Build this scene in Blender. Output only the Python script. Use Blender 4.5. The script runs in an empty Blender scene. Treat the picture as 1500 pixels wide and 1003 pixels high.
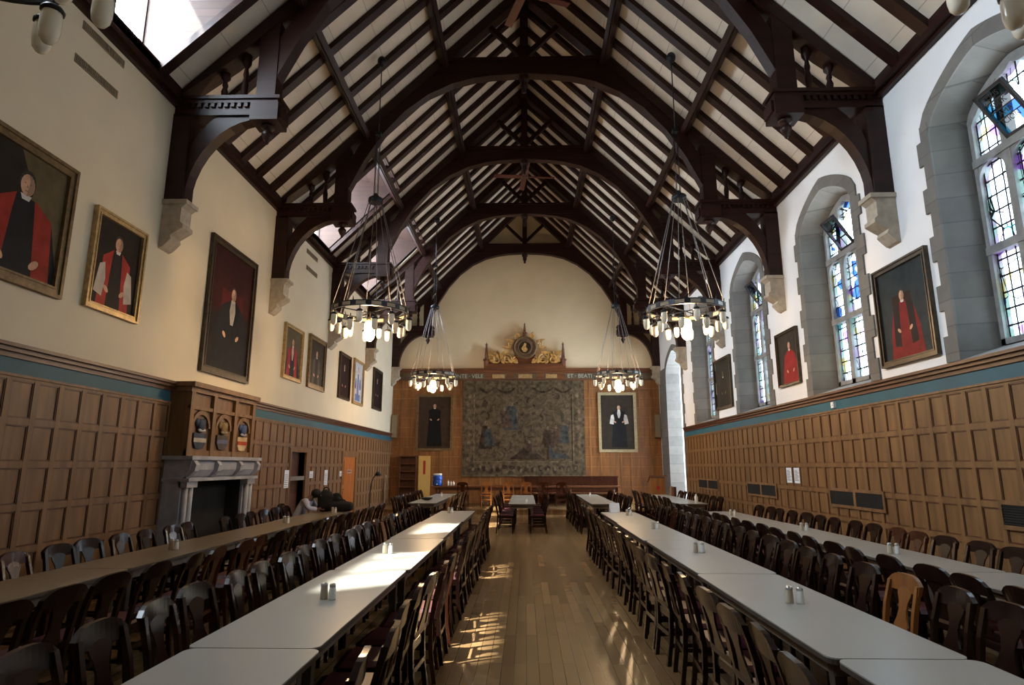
import bpy, bmesh, math, random
from mathutils import Vector, Matrix, Euler
random.seed(7)
PI = math.pi
SC = bpy.context.scene
COL = SC.collection

# ------------------------------------------------------------------ materials
def new_mat(name):
    m = bpy.data.materials.new(name); m.use_nodes = True
    nt = m.node_tree; nt.nodes.clear()
    return m, nt, nt.nodes, nt.links

def mat(name, col, rough=0.6, var=0.12, scale=4.0, metal=0.0, spec=0.4, stretch=None, bump=0.0, coat=0.0, detail=4.0):
    m, nt, N, L = new_mat(name)
    out = N.new('ShaderNodeOutputMaterial'); b = N.new('ShaderNodeBsdfPrincipled')
    L.new(b.outputs[0], out.inputs[0])
    tc = N.new('ShaderNodeTexCoord'); mp = N.new('ShaderNodeMapping')
    mp.inputs['Scale'].default_value = stretch or (1, 1, 1)
    L.new(tc.outputs['Object'], mp.inputs[0])
    nz = N.new('ShaderNodeTexNoise'); nz.inputs['Scale'].default_value = scale; nz.inputs['Detail'].default_value = detail
    L.new(mp.outputs[0], nz.inputs[0])
    r = N.new('ShaderNodeValToRGB')
    c0 = [max(0, c*(1-var)) for c in col]; c1 = [min(1, c*(1+var)) for c in col]
    r.color_ramp.elements[0].position = 0.3; r.color_ramp.elements[1].position = 0.7
    r.color_ramp.elements[0].color = (*c0, 1); r.color_ramp.elements[1].color = (*c1, 1)
    L.new(nz.outputs['Fac'], r.inputs[0]); L.new(r.outputs[0], b.inputs['Base Color'])
    b.inputs['Roughness'].default_value = rough; b.inputs['Metallic'].default_value = metal
    b.inputs['Specular IOR Level'].default_value = spec
    if coat: b.inputs['Coat Weight'].default_value = coat; b.inputs['Coat Roughness'].default_value = 0.1
    if bump:
        bp = N.new('ShaderNodeBump'); bp.inputs['Strength'].default_value = bump; bp.inputs['Distance'].default_value = 0.01
        L.new(nz.outputs['Fac'], bp.inputs['Height']); L.new(bp.outputs[0], b.inputs['Normal'])
    return m

def wood(name, col, rough=0.4, var=0.3, axis='Z', grain=9.0, spec=0.4, coat=0.0):
    st = {'X': (0.12, 1, 1), 'Y': (1, 0.12, 1), 'Z': (1, 1, 0.12)}[axis]
    return mat(name, col, rough, var, grain, spec=spec, stretch=st, coat=coat, detail=6)

def brick_mat(name, c1, c2, mortar, bw, rh, msize, plane='XZ', rough=0.8, var_scale=6.0, offset=0.5, bump=0.3, spec=0.3):
    m, nt, N, L = new_mat(name)
    out = N.new('ShaderNodeOutputMaterial'); b = N.new('ShaderNodeBsdfPrincipled'); L.new(b.outputs[0], out.inputs[0])
    tc = N.new('ShaderNodeTexCoord'); sp = N.new('ShaderNodeSeparateXYZ'); cb = N.new('ShaderNodeCombineXYZ')
    L.new(tc.outputs['Object'], sp.inputs[0])
    a, c = plane
    L.new(sp.outputs[a], cb.inputs[0]); L.new(sp.outputs[c], cb.inputs[1])
    br = N.new('ShaderNodeTexBrick'); L.new(cb.outputs[0], br.inputs['Vector'])
    br.inputs['Color1'].default_value = (*c1, 1); br.inputs['Color2'].default_value = (*c2, 1); br.inputs['Mortar'].default_value = (*mortar, 1)
    br.inputs['Scale'].default_value = 1; br.inputs['Brick Width'].default_value = bw; br.inputs['Row Height'].default_value = rh
    br.inputs['Mortar Size'].default_value = msize; br.offset = offset
    nz = N.new('ShaderNodeTexNoise'); nz.inputs['Scale'].default_value = var_scale; nz.inputs['Detail'].default_value = 5
    L.new(tc.outputs['Object'], nz.inputs[0])
    mx = N.new('ShaderNodeMix'); mx.data_type = 'RGBA'; mx.blend_type = 'MULTIPLY'; mx.inputs[0].default_value = 0.5
    rp = N.new('ShaderNodeValToRGB'); rp.color_ramp.elements[0].color = (0.5, 0.5, 0.5, 1); rp.color_ramp.elements[1].color = (1.25, 1.25, 1.25, 1)
    L.new(nz.outputs['Fac'], rp.inputs[0]); L.new(br.outputs[0], mx.inputs[6]); L.new(rp.outputs[0], mx.inputs[7])
    L.new(mx.outputs[2], b.inputs['Base Color']); b.inputs['Roughness'].default_value = rough
    b.inputs['Specular IOR Level'].default_value = spec
    if bump:
        bp = N.new('ShaderNodeBump'); bp.inputs['Strength'].default_value = bump; bp.inputs['Distance'].default_value = 0.008; bp.invert = True
        L.new(br.outputs['Fac'], bp.inputs['Height']); L.new(bp.outputs[0], b.inputs['Normal'])
    return m

def emis(name, col, strength):
    m, nt, N, L = new_mat(name)
    out = N.new('ShaderNodeOutputMaterial'); e = N.new('ShaderNodeEmission')
    e.inputs[0].default_value = (*col, 1); e.inputs[1].default_value = strength; L.new(e.outputs[0], out.inputs[0])
    return m

def clear_glass(name, col=(0.95, 0.97, 1.0), gloss=0.06):
    m, nt, N, L = new_mat(name)
    out = N.new('ShaderNodeOutputMaterial'); t = N.new('ShaderNodeBsdfTransparent'); g = N.new('ShaderNodeBsdfGlossy'); mx = N.new('ShaderNodeMixShader')
    t.inputs[0].default_value = (*col, 1); g.inputs['Roughness'].default_value = 0.05
    mx.inputs[0].default_value = gloss
    L.new(t.outputs[0], mx.inputs[1]); L.new(g.outputs[0], mx.inputs[2]); L.new(mx.outputs[0], out.inputs[0])
    return m

def stained(name, seed, bw=0.155, bh=0.22, lead=0.014):
    """leaded glass: pale quarries, scattered coloured pieces, dark cames; coordinates in the pane's own plane (Y,Z)."""
    m, nt, N, L = new_mat(name)
    out = N.new('ShaderNodeOutputMaterial')
    tc = N.new('ShaderNodeTexCoord'); sp = N.new('ShaderNodeSeparateXYZ'); cb = N.new('ShaderNodeCombineXYZ')
    L.new(tc.outputs['Object'], sp.inputs[0]); L.new(sp.outputs['Y'], cb.inputs[0]); L.new(sp.outputs['Z'], cb.inputs[1])
    cb.inputs[2].default_value = seed
    v = N.new('ShaderNodeTexVoronoi'); v.inputs['Scale'].default_value = 5.6
    L.new(cb.outputs[0], v.inputs['Vector'])
    sv = N.new('ShaderNodeSeparateColor'); L.new(v.outputs['Color'], sv.inputs[0])
    rp = N.new('ShaderNodeValToRGB'); rp.color_ramp.interpolation = 'CONSTANT'
    E = rp.color_ramp.elements
    cols = [(0.0, (0.18, 0.205, 0.22)), (0.44, (0.11, 0.175, 0.16)), (0.60, (0.16, 0.135, 0.20)), (0.76, (0.15, 0.13, 0.05)),
            (0.84, (0.005, 0.014, 0.05)), (0.90, (0.03, 0.085, 0.10)), (0.94, (0.05, 0.022, 0.09)), (0.98, (0.07, 0.012, 0.012))]
    E[0].position, E[0].color = 0, (*cols[0][1], 1); E[1].position, E[1].color = cols[1][0], (*cols[1][1], 1)
    for p, c in cols[2:]:
        e = E.new(p); e.color = (*c, 1)
    L.new(sv.outputs[0], rp.inputs[0])
    br = N.new('ShaderNodeTexBrick'); L.new(cb.outputs[0], br.inputs['Vector']); br.offset = 0
    br.inputs['Scale'].default_value = 1; br.inputs['Brick Width'].default_value = bw; br.inputs['Row Height'].default_value = bh
    br.inputs['Mortar Size'].default_value = 0.013; br.inputs['Mortar Smooth'].default_value = 0
    ve = N.new('ShaderNodeTexVoronoi'); ve.feature = 'DISTANCE_TO_EDGE'; ve.inputs['Scale'].default_value = 2.3; L.new(cb.outputs[0], ve.inputs['Vector'])
    lt = N.new('ShaderNodeMath'); lt.operation = 'LESS_THAN'; lt.inputs[1].default_value = lead; L.new(ve.outputs['Distance'], lt.inputs[0])
    mxm = N.new('ShaderNodeMath'); mxm.operation = 'MAXIMUM'; L.new(br.outputs['Fac'], mxm.inputs[0]); L.new(lt.outputs[0], mxm.inputs[1])
    t = N.new('ShaderNodeBsdfTransparent'); L.new(rp.outputs[0], t.inputs[0])
    d = N.new('ShaderNodeBsdfDiffuse'); d.inputs[0].default_value = (0.02, 0.02, 0.022, 1)
    ms = N.new('ShaderNodeMixShader'); L.new(mxm.outputs[0], ms.inputs[0]); L.new(t.outputs[0], ms.inputs[1]); L.new(d.outputs[0], ms.inputs[2])
    L.new(ms.outputs[0], out.inputs[0])
    return m

M = {}
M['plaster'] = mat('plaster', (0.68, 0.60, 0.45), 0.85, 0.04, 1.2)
M['plaster_white_daylit'] = mat('plaster_white_daylit', (0.82, 0.83, 0.84), 0.85, 0.03, 1.2)  # hall plaster with bluish skylight from the dormers put into the colour
M['timber'] = wood('timber', (0.021, 0.0064, 0.0044), 0.42, 0.4, 'X', spec=0.24)
M['timber_y'] = wood('timber_y', (0.021, 0.0064, 0.0044), 0.42, 0.4, 'Y', spec=0.24)
M['oak'] = wood('oak', (0.178, 0.094, 0.04), 0.5, 0.3, 'Z')
M['oak_win'] = wood('oak_win', (0.17, 0.088, 0.033), 0.5, 0.3, 'Z')
M['plaster_end_lamplit'] = mat('plaster_end_lamplit', (0.83, 0.68, 0.45), 0.85, 0.04, 1.2)  # cream plaster, its colour raised with the warm glow of the lamps
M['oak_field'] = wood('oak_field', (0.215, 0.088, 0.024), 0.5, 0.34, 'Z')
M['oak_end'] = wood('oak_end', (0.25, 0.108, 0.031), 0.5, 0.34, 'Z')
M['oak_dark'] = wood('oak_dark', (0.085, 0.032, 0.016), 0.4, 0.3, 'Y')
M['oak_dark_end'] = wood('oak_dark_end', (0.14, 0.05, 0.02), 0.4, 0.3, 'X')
M['teal'] = mat('teal', (0.020, 0.098, 0.140), 0.6, 0.12, 2)
M['ceil'] = brick_mat('ceil', (0.72, 0.63, 0.51), (0.70, 0.61, 0.5), (0.45, 0.38, 0.3), 0.7083, 0.62, 0.006, 'YX', 0.85, 2.0, 0.0, 0.0)
M['stone'] = brick_mat('stone', (0.20, 0.19, 0.172), (0.155, 0.15, 0.138), (0.13, 0.125, 0.12), 0.9, 0.36, 0.008, 'YZ', 0.85, 5.0)
M['stone_plain'] = mat('stone_plain', (0.22, 0.22, 0.215), 0.85, 0.2, 6, bump=0.3)
M['corbel_stone'] = mat('corbel_stone', (0.40, 0.35, 0.28), 0.8, 0.16, 8, bump=0.3)
M['grey_stone'] = mat('grey_stone', (0.36, 0.37, 0.41), 0.65, 0.18, 5, bump=0.2)
M['black'] = mat('black', (0.008, 0.008, 0.009), 0.7, 0.1)
M['soot'] = mat('soot', (0.012, 0.011, 0.011), 0.9, 0.3)
M['iron'] = mat('iron', (0.025, 0.028, 0.034), 0.4, 0.2, 20, metal=0.6)
M['rod'] = mat('rod', (0.30, 0.28, 0.27), 0.4, 0.1, 20, metal=0.5)
M['opal'] = mat('opal', (0.80, 0.74, 0.60), 0.15, 0.03, 5)
M['panel_glass'] = mat('panel_glass', (0.34, 0.29, 0.21), 0.2, 0.05, 5)
M['bulb'] = emis('bulb', (1.0, 0.66, 0.35), 260.0)
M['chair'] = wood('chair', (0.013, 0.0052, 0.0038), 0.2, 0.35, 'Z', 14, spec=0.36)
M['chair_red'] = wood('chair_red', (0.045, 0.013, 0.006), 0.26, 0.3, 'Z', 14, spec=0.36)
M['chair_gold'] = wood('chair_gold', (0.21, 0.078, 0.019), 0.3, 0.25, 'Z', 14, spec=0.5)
M['leather'] = mat('leather', (0.06, 0.008, 0.014), 0.4, 0.2, 10)
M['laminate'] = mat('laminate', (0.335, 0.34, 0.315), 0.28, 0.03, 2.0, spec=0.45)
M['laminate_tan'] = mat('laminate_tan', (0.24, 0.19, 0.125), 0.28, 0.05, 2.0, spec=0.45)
M['edge'] = mat('edge', (0.06, 0.045, 0.035), 0.5, 0.1)
M['apron'] = mat('apron', (0.16, 0.13, 0.10), 0.5, 0.1)
M['gold'] = mat('gold', (0.62, 0.37, 0.12), 0.42, 0.45, 14, metal=0.2)
M['gilt_frame'] = mat('gilt_frame', (0.42, 0.29, 0.13), 0.45, 0.3, 15, metal=0.3)
M['pale_gilt'] = mat('pale_gilt', (0.42, 0.36, 0.22), 0.45, 0.2, 15, metal=0.3)
M['dark_frame'] = mat('dark_frame', (0.055, 0.038, 0.022), 0.4, 0.4, 12, metal=0.2)
M['brown_frame'] = mat('brown_frame', (0.15, 0.095, 0.04), 0.45, 0.35, 12, metal=0.2)
M['skin'] = mat('skin', (0.10, 0.05, 0.032), 0.5, 0.1)
M['hair'] = mat('hair', (0.006, 0.005, 0.005), 0.6, 0.1)
M['shirt'] = mat('shirt', (0.50, 0.54, 0.72), 0.8, 0.06, 8)
M['trousers'] = mat('trousers', (0.02, 0.02, 0.03), 0.8, 0.1)
M['black_cloth'] = mat('black_cloth', (0.007, 0.007, 0.009), 0.8, 0.3, 10)
M['white'] = mat('white', (0.78, 0.78, 0.76), 0.5, 0.03)
M['paper'] = mat('paper', (0.72, 0.78, 0.86), 0.8, 0.04)
M['ink'] = mat('ink', (0.10, 0.10, 0.12), 0.7, 0.0)
M['steel'] = mat('steel', (0.55, 0.55, 0.55), 0.3, 0.05, metal=0.9)
M['blue'] = mat('blue', (0.012, 0.075, 0.42), 0.3, 0.1)
M['clear'] = clear_glass('clear')
M['tumbler'] = clear_glass('tumbler', (0.8, 0.85, 0.85), 0.15)
M['yellow'] = mat('yellow', (0.62, 0.42, 0.13), 0.6, 0.06)
M['red'] = mat('red', (0.35, 0.02, 0.015), 0.6, 0.1)
M['orange_door'] = wood('orange_door', (0.36, 0.11, 0.022), 0.4, 0.25, 'Z')
M['fan'] = wood('fan', (0.11, 0.035, 0.026), 0.4, 0.2, 'X')
M['boards'] = brick_mat('boards', (0.05, 0.023, 0.016), (0.038, 0.018, 0.012), (0.02, 0.01, 0.008), 3.0, 0.14, 0.006, 'XZ', 0.6, 6, 0.3)
M['letter'] = mat('letter', (0.42, 0.46, 0.38), 0.6, 0.1)
M['frieze'] = mat('frieze', (0.10, 0.075, 0.045), 0.6, 0.35, 7)
M['grille'] = mat('grille', (0.22, 0.18, 0.12), 0.6, 0.1)
M['lead'] = mat('lead', (0.02, 0.02, 0.025), 0.6, 0.0)

def floor_mat():
    m = brick_mat('floorboards', (0.27, 0.168, 0.078), (0.165, 0.098, 0.042), (0.06, 0.036, 0.018), 1.5, 0.11, 0.003, 'YX', 0.27, 1.6, 0.37, 0.08, 0.45)
    return m
M['floor'] = floor_mat()

def tapestry_mat():
    m, nt, N, L = new_mat('tapestry')
    out = N.new('ShaderNodeOutputMaterial'); b = N.new('ShaderNodeBsdfPrincipled'); L.new(b.outputs[0], out.inputs[0])
    tc = N.new('ShaderNodeTexCoord')
    n1 = N.new('ShaderNodeTexNoise'); n1.inputs['Scale'].default_value = 4.5; n1.inputs['Detail'].default_value = 9; n1.inputs['Roughness'].default_value = 0.65; n1.inputs['Distortion'].default_value = 0.9
    L.new(tc.outputs['Object'], n1.inputs[0])
    r = N.new('ShaderNodeValToRGB'); E = r.color_ramp.elements
    E[0].position, E[0].color = 0.32, (0.020, 0.013, 0.009, 1); E[1].position, E[1].color = 0.70, (0.165, 0.12, 0.07, 1)
    e = E.new(0.48); e.color = (0.085, 0.062, 0.039, 1)
    e = E.new(0.58); e.color = (0.115, 0.087, 0.054, 1)
    L.new(n1.outputs['Fac'], r.inputs[0]); L.new(r.outputs[0], b.inputs['Base Color']); b.inputs['Roughness'].default_value = 0.95
    b.inputs['Specular IOR Level'].default_value = 0.1
    return m
M['tapestry'] = tapestry_mat()
M['tap_border'] = mat('tap_border', (0.09, 0.068, 0.042), 0.95, 0.55, 7, spec=0.1)
M['tap_line'] = mat('tap_line', (0.14, 0.108, 0.068), 0.95, 0.55, 7, spec=0.1)
M['tap_dark'] = mat('tap_dark', (0.045, 0.031, 0.022), 0.95, 0.55, 7, spec=0.1)
M['tap_blue'] = mat('tap_blue', (0.05, 0.054, 0.053), 0.95, 0.55, 7, spec=0.1)
M['tap_pale'] = mat('tap_pale', (0.14, 0.105, 0.072), 0.95, 0.55, 7, spec=0.1)
M['tap_red'] = mat('tap_red', (0.075, 0.048, 0.034), 0.95, 0.55, 7, spec=0.1)
def paint(col, var=0.25):
    k = 'paint_%d_%d_%d' % tuple(int(c*1000) for c in col)
    if k not in M: M[k] = mat(k, col, 0.6, var, 5, spec=0.12)
    return M[k]

# ------------------------------------------------------------------ mesh builder
class MB:
    def __init__(s): s.v = []; s.f = []; s.mi = []; s.sm = []; s.cur = 0
    def face(s, idx, smooth=False): s.f.append(tuple(idx)); s.mi.append(s.cur); s.sm.append(smooth)
    def poly(s, pts):
        b = len(s.v); s.v += [tuple(p) for p in pts]; s.face(range(b, b+len(pts)))
    def box(s, x0, x1, y0, y1, z0, z1):
        b = len(s.v)
        s.v += [(x0,y0,z0),(x1,y0,z0),(x1,y1,z0),(x0,y1,z0),(x0,y0,z1),(x1,y0,z1),(x1,y1,z1),(x0,y1,z1)]
        for q in ((0,3,2,1),(4,5,6,7),(0,1,5,4),(1,2,6,5),(2,3,7,6),(3,0,4,7)): s.face([b+i for i in q])
        return s
    def hexa(s, p):
        b = len(s.v); s.v += [tuple(q) for q in p]
        for q in ((0,3,2,1),(4,5,6,7),(0,1,5,4),(1,2,6,5),(2,3,7,6),(3,0,4,7)): s.face([b+i for i in q])
    def prism(s, pts, ax, a0, a1, caps=True):
        n = len(pts); b = len(s.v)
        for a in (a0, a1):
            for p, q in pts:
                s.v.append({'X': (a, p, q), 'Y': (p, a, q), 'Z': (p, q, a)}[ax])
        if caps:
            s.face([b+i for i in range(n)][::-1]); s.face([b+n+i for i in range(n)])
        for i in range(n):
            j = (i+1) % n; s.face((b+i, b+j, b+n+j, b+n+i))
        return s
    def band(s, A, B, y0, y1):
        """solid strip between curves A and B (x,z points), from y0 to y1"""
        for i in range(len(A)-1):
            s.hexa([(*A[i][:1], y0, A[i][1]), (A[i+1][0], y0, A[i+1][1]), (A[i+1][0], y1, A[i+1][1]), (A[i][0], y1, A[i][1]),
                    (B[i][0], y0, B[i][1]), (B[i+1][0], y0, B[i+1][1]), (B[i+1][0], y1, B[i+1][1]), (B[i][0], y1, B[i][1])])
    def beam(s, p0, p1, w, h, up=(0, 0, 1)):
        p0 = Vector(p0); p1 = Vector(p1); d = (p1-p0).normalized(); side = d.cross(Vector(up))
        if side.length < 1e-4: side = Vector((1, 0, 0))
        side.normalize(); u = side.cross(d).normalized()
        a = side*w/2; c = u*h/2
        s.hexa([p0-a-c, p0+a-c, p1+a-c, p1-a-c, p0-a+c, p0+a+c, p1+a+c, p1-a+c])
        return s
    def tube(s, pts, r, n=8, caps=True, smooth=True):
        pts = [Vector(p) for p in pts]; rs = r if isinstance(r, (list, tuple)) else [r]*len(pts)
        b = len(s.v); ref = None
        for i, p in enumerate(pts):
            d = (pts[min(i+1, len(pts)-1)]-pts[max(i-1, 0)]).normalized()
            if ref is None: ref = Vector((0, 0, 1)) if abs(d.z) < 0.9 else Vector((1, 0, 0))
            a = d.cross(ref).normalized(); c = a.cross(d).normalized(); ref = c
            for k in range(n):
                t = 2*PI*k/n; q = p+(a*math.cos(t)+c*math.sin(t))*rs[i]; s.v.append(tuple(q))
        for i in range(len(pts)-1):
            for k in range(n):
                k2 = (k+1) % n; s.face((b+i*n+k, b+i*n+k2, b+(i+1)*n+k2, b+(i+1)*n+k), smooth)
        if caps:
            s.face([b+k for k in range(n)][::-1]); s.face([b+(len(pts)-1)*n+k for k in range(n)])
        return s
    def lathe(s, prof, cen=(0, 0, 0), n=16, smooth=True):
        b = len(s.v); cx, cy, cz = cen
        for r, z in prof:
            for k in range(n):
                t = 2*PI*k/n; s.v.append((cx+r*math.cos(t), cy+r*math.sin(t), cz+z))
        for i in range(len(prof)-1):
            for k in range(n):
                k2 = (k+1) % n; s.face((b+i*n+k, b+i*n+k2, b+(i+1)*n+k2, b+(i+1)*n+k), smooth)
        if prof[0][0] > 1e-5: s.face([b+k for k in range(n)][::-1])
        if prof[-1][0] > 1e-5: s.face([b+(len(prof)-1)*n+k for k in range(n)])
        return s
    def ellipsoid(s, c, r, n=12, m=8):
        b0 = len(s.v)
        s.lathe([(max(1e-6, math.sin(PI*i/m)), -math.cos(PI*i/m)) for i in range(m+1)], (0, 0, 0), n)
        for i in range(b0, len(s.v)):
            x, y, z = s.v[i]; s.v[i] = (c[0]+x*r[0], c[1]+y*r[1], c[2]+z*r[2])
        return s
    def disc2(s, cx, cz, rx, rz, y, n=16, ang=0.0):
        ca, sa = math.cos(ang), math.sin(ang)
        P = []
        for k in range(n):
            a = rx*math.cos(2*PI*k/n); c = rz*math.sin(2*PI*k/n)
            P.append((cx+a*ca-c*sa, y, cz+a*sa+c*ca))
        s.poly(P)
    def build(s, name, mats, parent=None, loc=None):
        me = bpy.data.meshes.new(name); me.from_pydata(s.v, [], s.f)
        if not isinstance(mats, (list, tuple)): mats = [mats]
        for m in mats: me.materials.append(m)
        me.polygons.foreach_set('material_index', s.mi); me.polygons.foreach_set('use_smooth', s.sm)
        bm = bmesh.new(); bm.from_mesh(me)
        bmesh.ops.remove_doubles(bm, verts=bm.verts, dist=1e-6)
        bmesh.ops.recalc_face_normals(bm, faces=bm.faces); bm.to_mesh(me); bm.free()
        o = bpy.data.objects.new(name, me); COL.objects.link(o)
        if parent: o.parent = parent
        if loc: o.location = loc
        return o

def thing(name, label, cat, loc=(0, 0, 0), rz=0.0, group=None):
    o = bpy.data.objects.new(name, None); COL.objects.link(o); o.empty_display_size = 0.1
    o.location = loc; o.rotation_euler = (0, 0, rz)
    return tag(o, label, cat, group)
def tag(o, label, cat, group=None):
    o['label'] = label; o['category'] = cat
    if group: o['group'] = group
    return o
def struct(o, label=None, cat=None):
    o['kind'] = 'structure'
    if label: o['label'] = label
    if cat: o['category'] = cat
    return o
def dup(root, loc, rz=None, label=None, group=None):
    r = root.copy(); COL.objects.link(r); r.location = loc
    if rz is not None: r.rotation_euler = (0, 0, rz)
    if label: r['label'] = label
    if group: r['group'] = group
    for ch in root.children:
        c = ch.copy(); COL.objects.link(c); c.parent = r
        for g in ch.children:
            d = g.copy(); COL.objects.link(d); d.parent = c
    return r
ORD = 'first second third fourth fifth sixth seventh eighth ninth tenth eleventh twelfth thirteenth fourteenth fifteenth sixteenth seventeenth eighteenth nineteenth twentieth'.split()
def ordw(i):
    if i < 20: return ORD[i]
    t = {2: 'twenty', 3: 'thirty'}[(i+1)//10]
    return t+'-'+ORD[(i+1) % 10-1] if (i+1) % 10 else {3: 'thirtieth'}[(i+1)//10]

# ------------------------------------------------------------------ camera
F = 900.0
cam = bpy.data.cameras.new('camera'); co = bpy.data.objects.new('camera', cam); COL.objects.link(co)
cam.sensor_width = 36; cam.lens = 36*F/1500; cam.clip_start = 0.02; cam.clip_end = 200
CH = 1.75
co.location = (0, 0, CH); co.rotation_euler = (math.radians(90+11.31), 0, math.radians(1.249))
SC.camera = co
_th, _ps = math.radians(11.31), math.radians(1.249)
def proj(X, Y, Z):
    c, s, cp, sp = math.cos(_th), math.sin(_th), math.cos(_ps), math.sin(_ps)
    Z -= CH
    d = -sp*c*X+cp*c*Y+s*Z; u = cp*X+sp*Y; v = sp*s*X-cp*s*Y+c*Z
    if d < 0.05: return None
    return 750+F*u/d, 501.5-F*v/d
def seen(X, Y, z0, z1, r=0.3):
    for z in (z0, z1):
        for a in (-r, r):
            for b in (-r, r):
                p = proj(X+a, Y+b, z)
                if p and 0 < p[0] < 1500 and 0 < p[1] < 1003: return True
    return False

# ------------------------------------------------------------------ dimensions
W = 5.8; YB = -4.0; YE = 26.7
PLATE = 7.85; SL = 1.0
def rz(x): return PLATE+SL*(W-abs(x))
G = 4.25/6
TY = [9.25, 13.5, 17.75, 22.0, 26.35]
BAYS = [-3.5, 0.75, 5.0, 9.25, 13.5, 17.75, 22.0]
DORMERS = [(b+2*G, b+(5.6 if b < 1 else 5.5 if b > 17 else 5)*G) for b in (0.75, 5.0, 13.5, 17.75)]
PUR1, PUR2 = 3.82, 1.97
WINC = [7.12, 11.35, 15.65, 19.9]
BAYC = (22.75, 25.15)

# ------------------------------------------------------------------ floor
fl = struct(MB().box(-W-0.4, W+2.6, YB, YE+0.3, -0.1, 0).build('floor', M['floor']), 'oak strip floor of the hall', 'floor')
fd = MB(); fd.box(-W+0.05, W-0.02, 23.0, YE-0.02, 0.0, 0.2); fd.box(-W+0.05, W-0.02, 22.97, 23.0, 0.15, 0.2)
struct(fd.build('trim_1', M['floor']), 'low wooden dais step across the end of the hall', 'dais')

# ------------------------------------------------------------------ walls
def wall_quads(mb, X, thick, ys, top, holes):
    """wall in the YZ plane at X (thickness outwards), with rectangular holes (y0,y1,z0,z1)"""
    ed = sorted(set([ys[0], ys[1]]+[h[0] for h in holes]+[h[1] for h in holes]))
    for a, b in zip(ed, ed[1:]):
        hs = sorted([(h[2], h[3]) for h in holes if h[0] <= a+1e-6 and h[1] >= b-1e-6])
        z = 0.0
        for z0, z1 in hs:
            if z0 > z+1e-6: mb.box(min(X, X+thick), max(X, X+thick), a, b, z, z0)
            z = z1
        mb.box(min(X, X+thick), max(X, X+thick), a, b, z, top)

DOOR1 = (15.25, 16.3, 0.0, 2.08)
mb = MB(); wall_quads(mb, -W, -0.3, (YB, YE), PLATE, [DOOR1])
struct(mb.build('wall_left', M['plaster']), 'tall cream plastered wall above oak panelling', 'wall')

# right wall with pointed window openings
HW_O, SILL, SPR, APX = 1.04, 3.12, 6.42, 7.04
def arch(hw, spr, apx, n=20):
    P = []
    for i in range(n+1):
        t = -1+2*i/n
        z = spr+(apx-spr)*(0.5*math.sqrt(max(0, 1-abs(t)**2.4))+0.5*(1-abs(t)**1.25))
        P.append((t*hw, z))
    return P
mb = MB()
holes = [(c-HW_O, c+HW_O, SILL, PLATE) for c in WINC]
bc = (BAYC[0]+BAYC[1])/2; bhw = (BAYC[1]-BAYC[0])/2
holes.append((BAYC[0], BAYC[1], 0.0, PLATE))
ed = sorted(set([YB, YE]+[h[0] for h in holes]+[h[1] for h in holes]))
for a, b in zip(ed, ed[1:]):
    h = [q for q in holes if q[0] <= a+1e-6 and q[1] >= b-1e-6]
    if not h: mb.box(W, W+0.25, a, b, 0, PLATE)
    elif h[0][2] > 0: mb.box(W, W+0.25, a, b, 0, SILL-0.02)
for c, hw, spr, apx in [(c, HW_O, SPR, APX) for c in WINC]+[(bc, bhw, 5.45, 6.2)]:
    A = arch(hw, spr, apx)
    for (y0, z0), (y1, z1) in zip(A, A[1:]):
        mb.hexa([(W, c+y0, z0), (W+0.25, c+y0, z0), (W+0.25, c+y1, z1), (W, c+y1, z1), (W, c+y0, PLATE), (W+0.25, c+y0, PLATE), (W+0.25, c+y1, PLATE), (W, c+y1, PLATE)])
struct(mb.build('wall_right', M['plaster_white_daylit']), 'plastered window wall with pale daylight in its colour, above oak panelling', 'wall')
# end wall
mb = MB()
mb.prism([(-W-0.3, 0), (W+0.3, 0), (W+0.3, rz(W)), (0, rz(0)+0.1), (-W-0.3, rz(W))], 'Y', YE, YE+0.3)
struct(mb.build('wall_back', M['plaster_end_lamplit']), 'cream plastered gable wall at the end of the hall', 'wall')
mb = MB(); mb.prism([(-W-0.3, 0), (W+0.3, 0), (W+0.3, rz(W)), (0, rz(0)+0.1), (-W-0.3, rz(W))], 'Y', YB-0.3, YB)
struct(mb.build('wall_front', M['plaster']), 'cream plastered gable wall behind the viewer', 'wall')

# ------------------------------------------------------------------ ceiling
mb = MB()
def slope_panel(sg, x0, x1, y0, y1):
    t = 0.12
    P = [(sg*x0, y0, rz(x0)), (sg*x1, y0, rz(x1)), (sg*x1, y1, rz(x1)), (sg*x0, y1, rz(x0))]
    mb.hexa(P+[(p[0], p[1], p[2]+t) for p in P])
slope_panel(1, 0, W+0.3, YB, YE+0.2)
slope_panel(-1, 0, PUR1, YB, YE+0.2)
y = YB
for d0, d1 in DORMERS:
    slope_panel(-1, PUR1, W+0.3, y, d0); y = d1
slope_panel(-1, PUR1, W+0.3, y, YE+0.2)
ceil = struct(mb.build('ceiling', M['ceil']), 'steep open timber roof with cream boards between dark rafters', 'ceiling')
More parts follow.
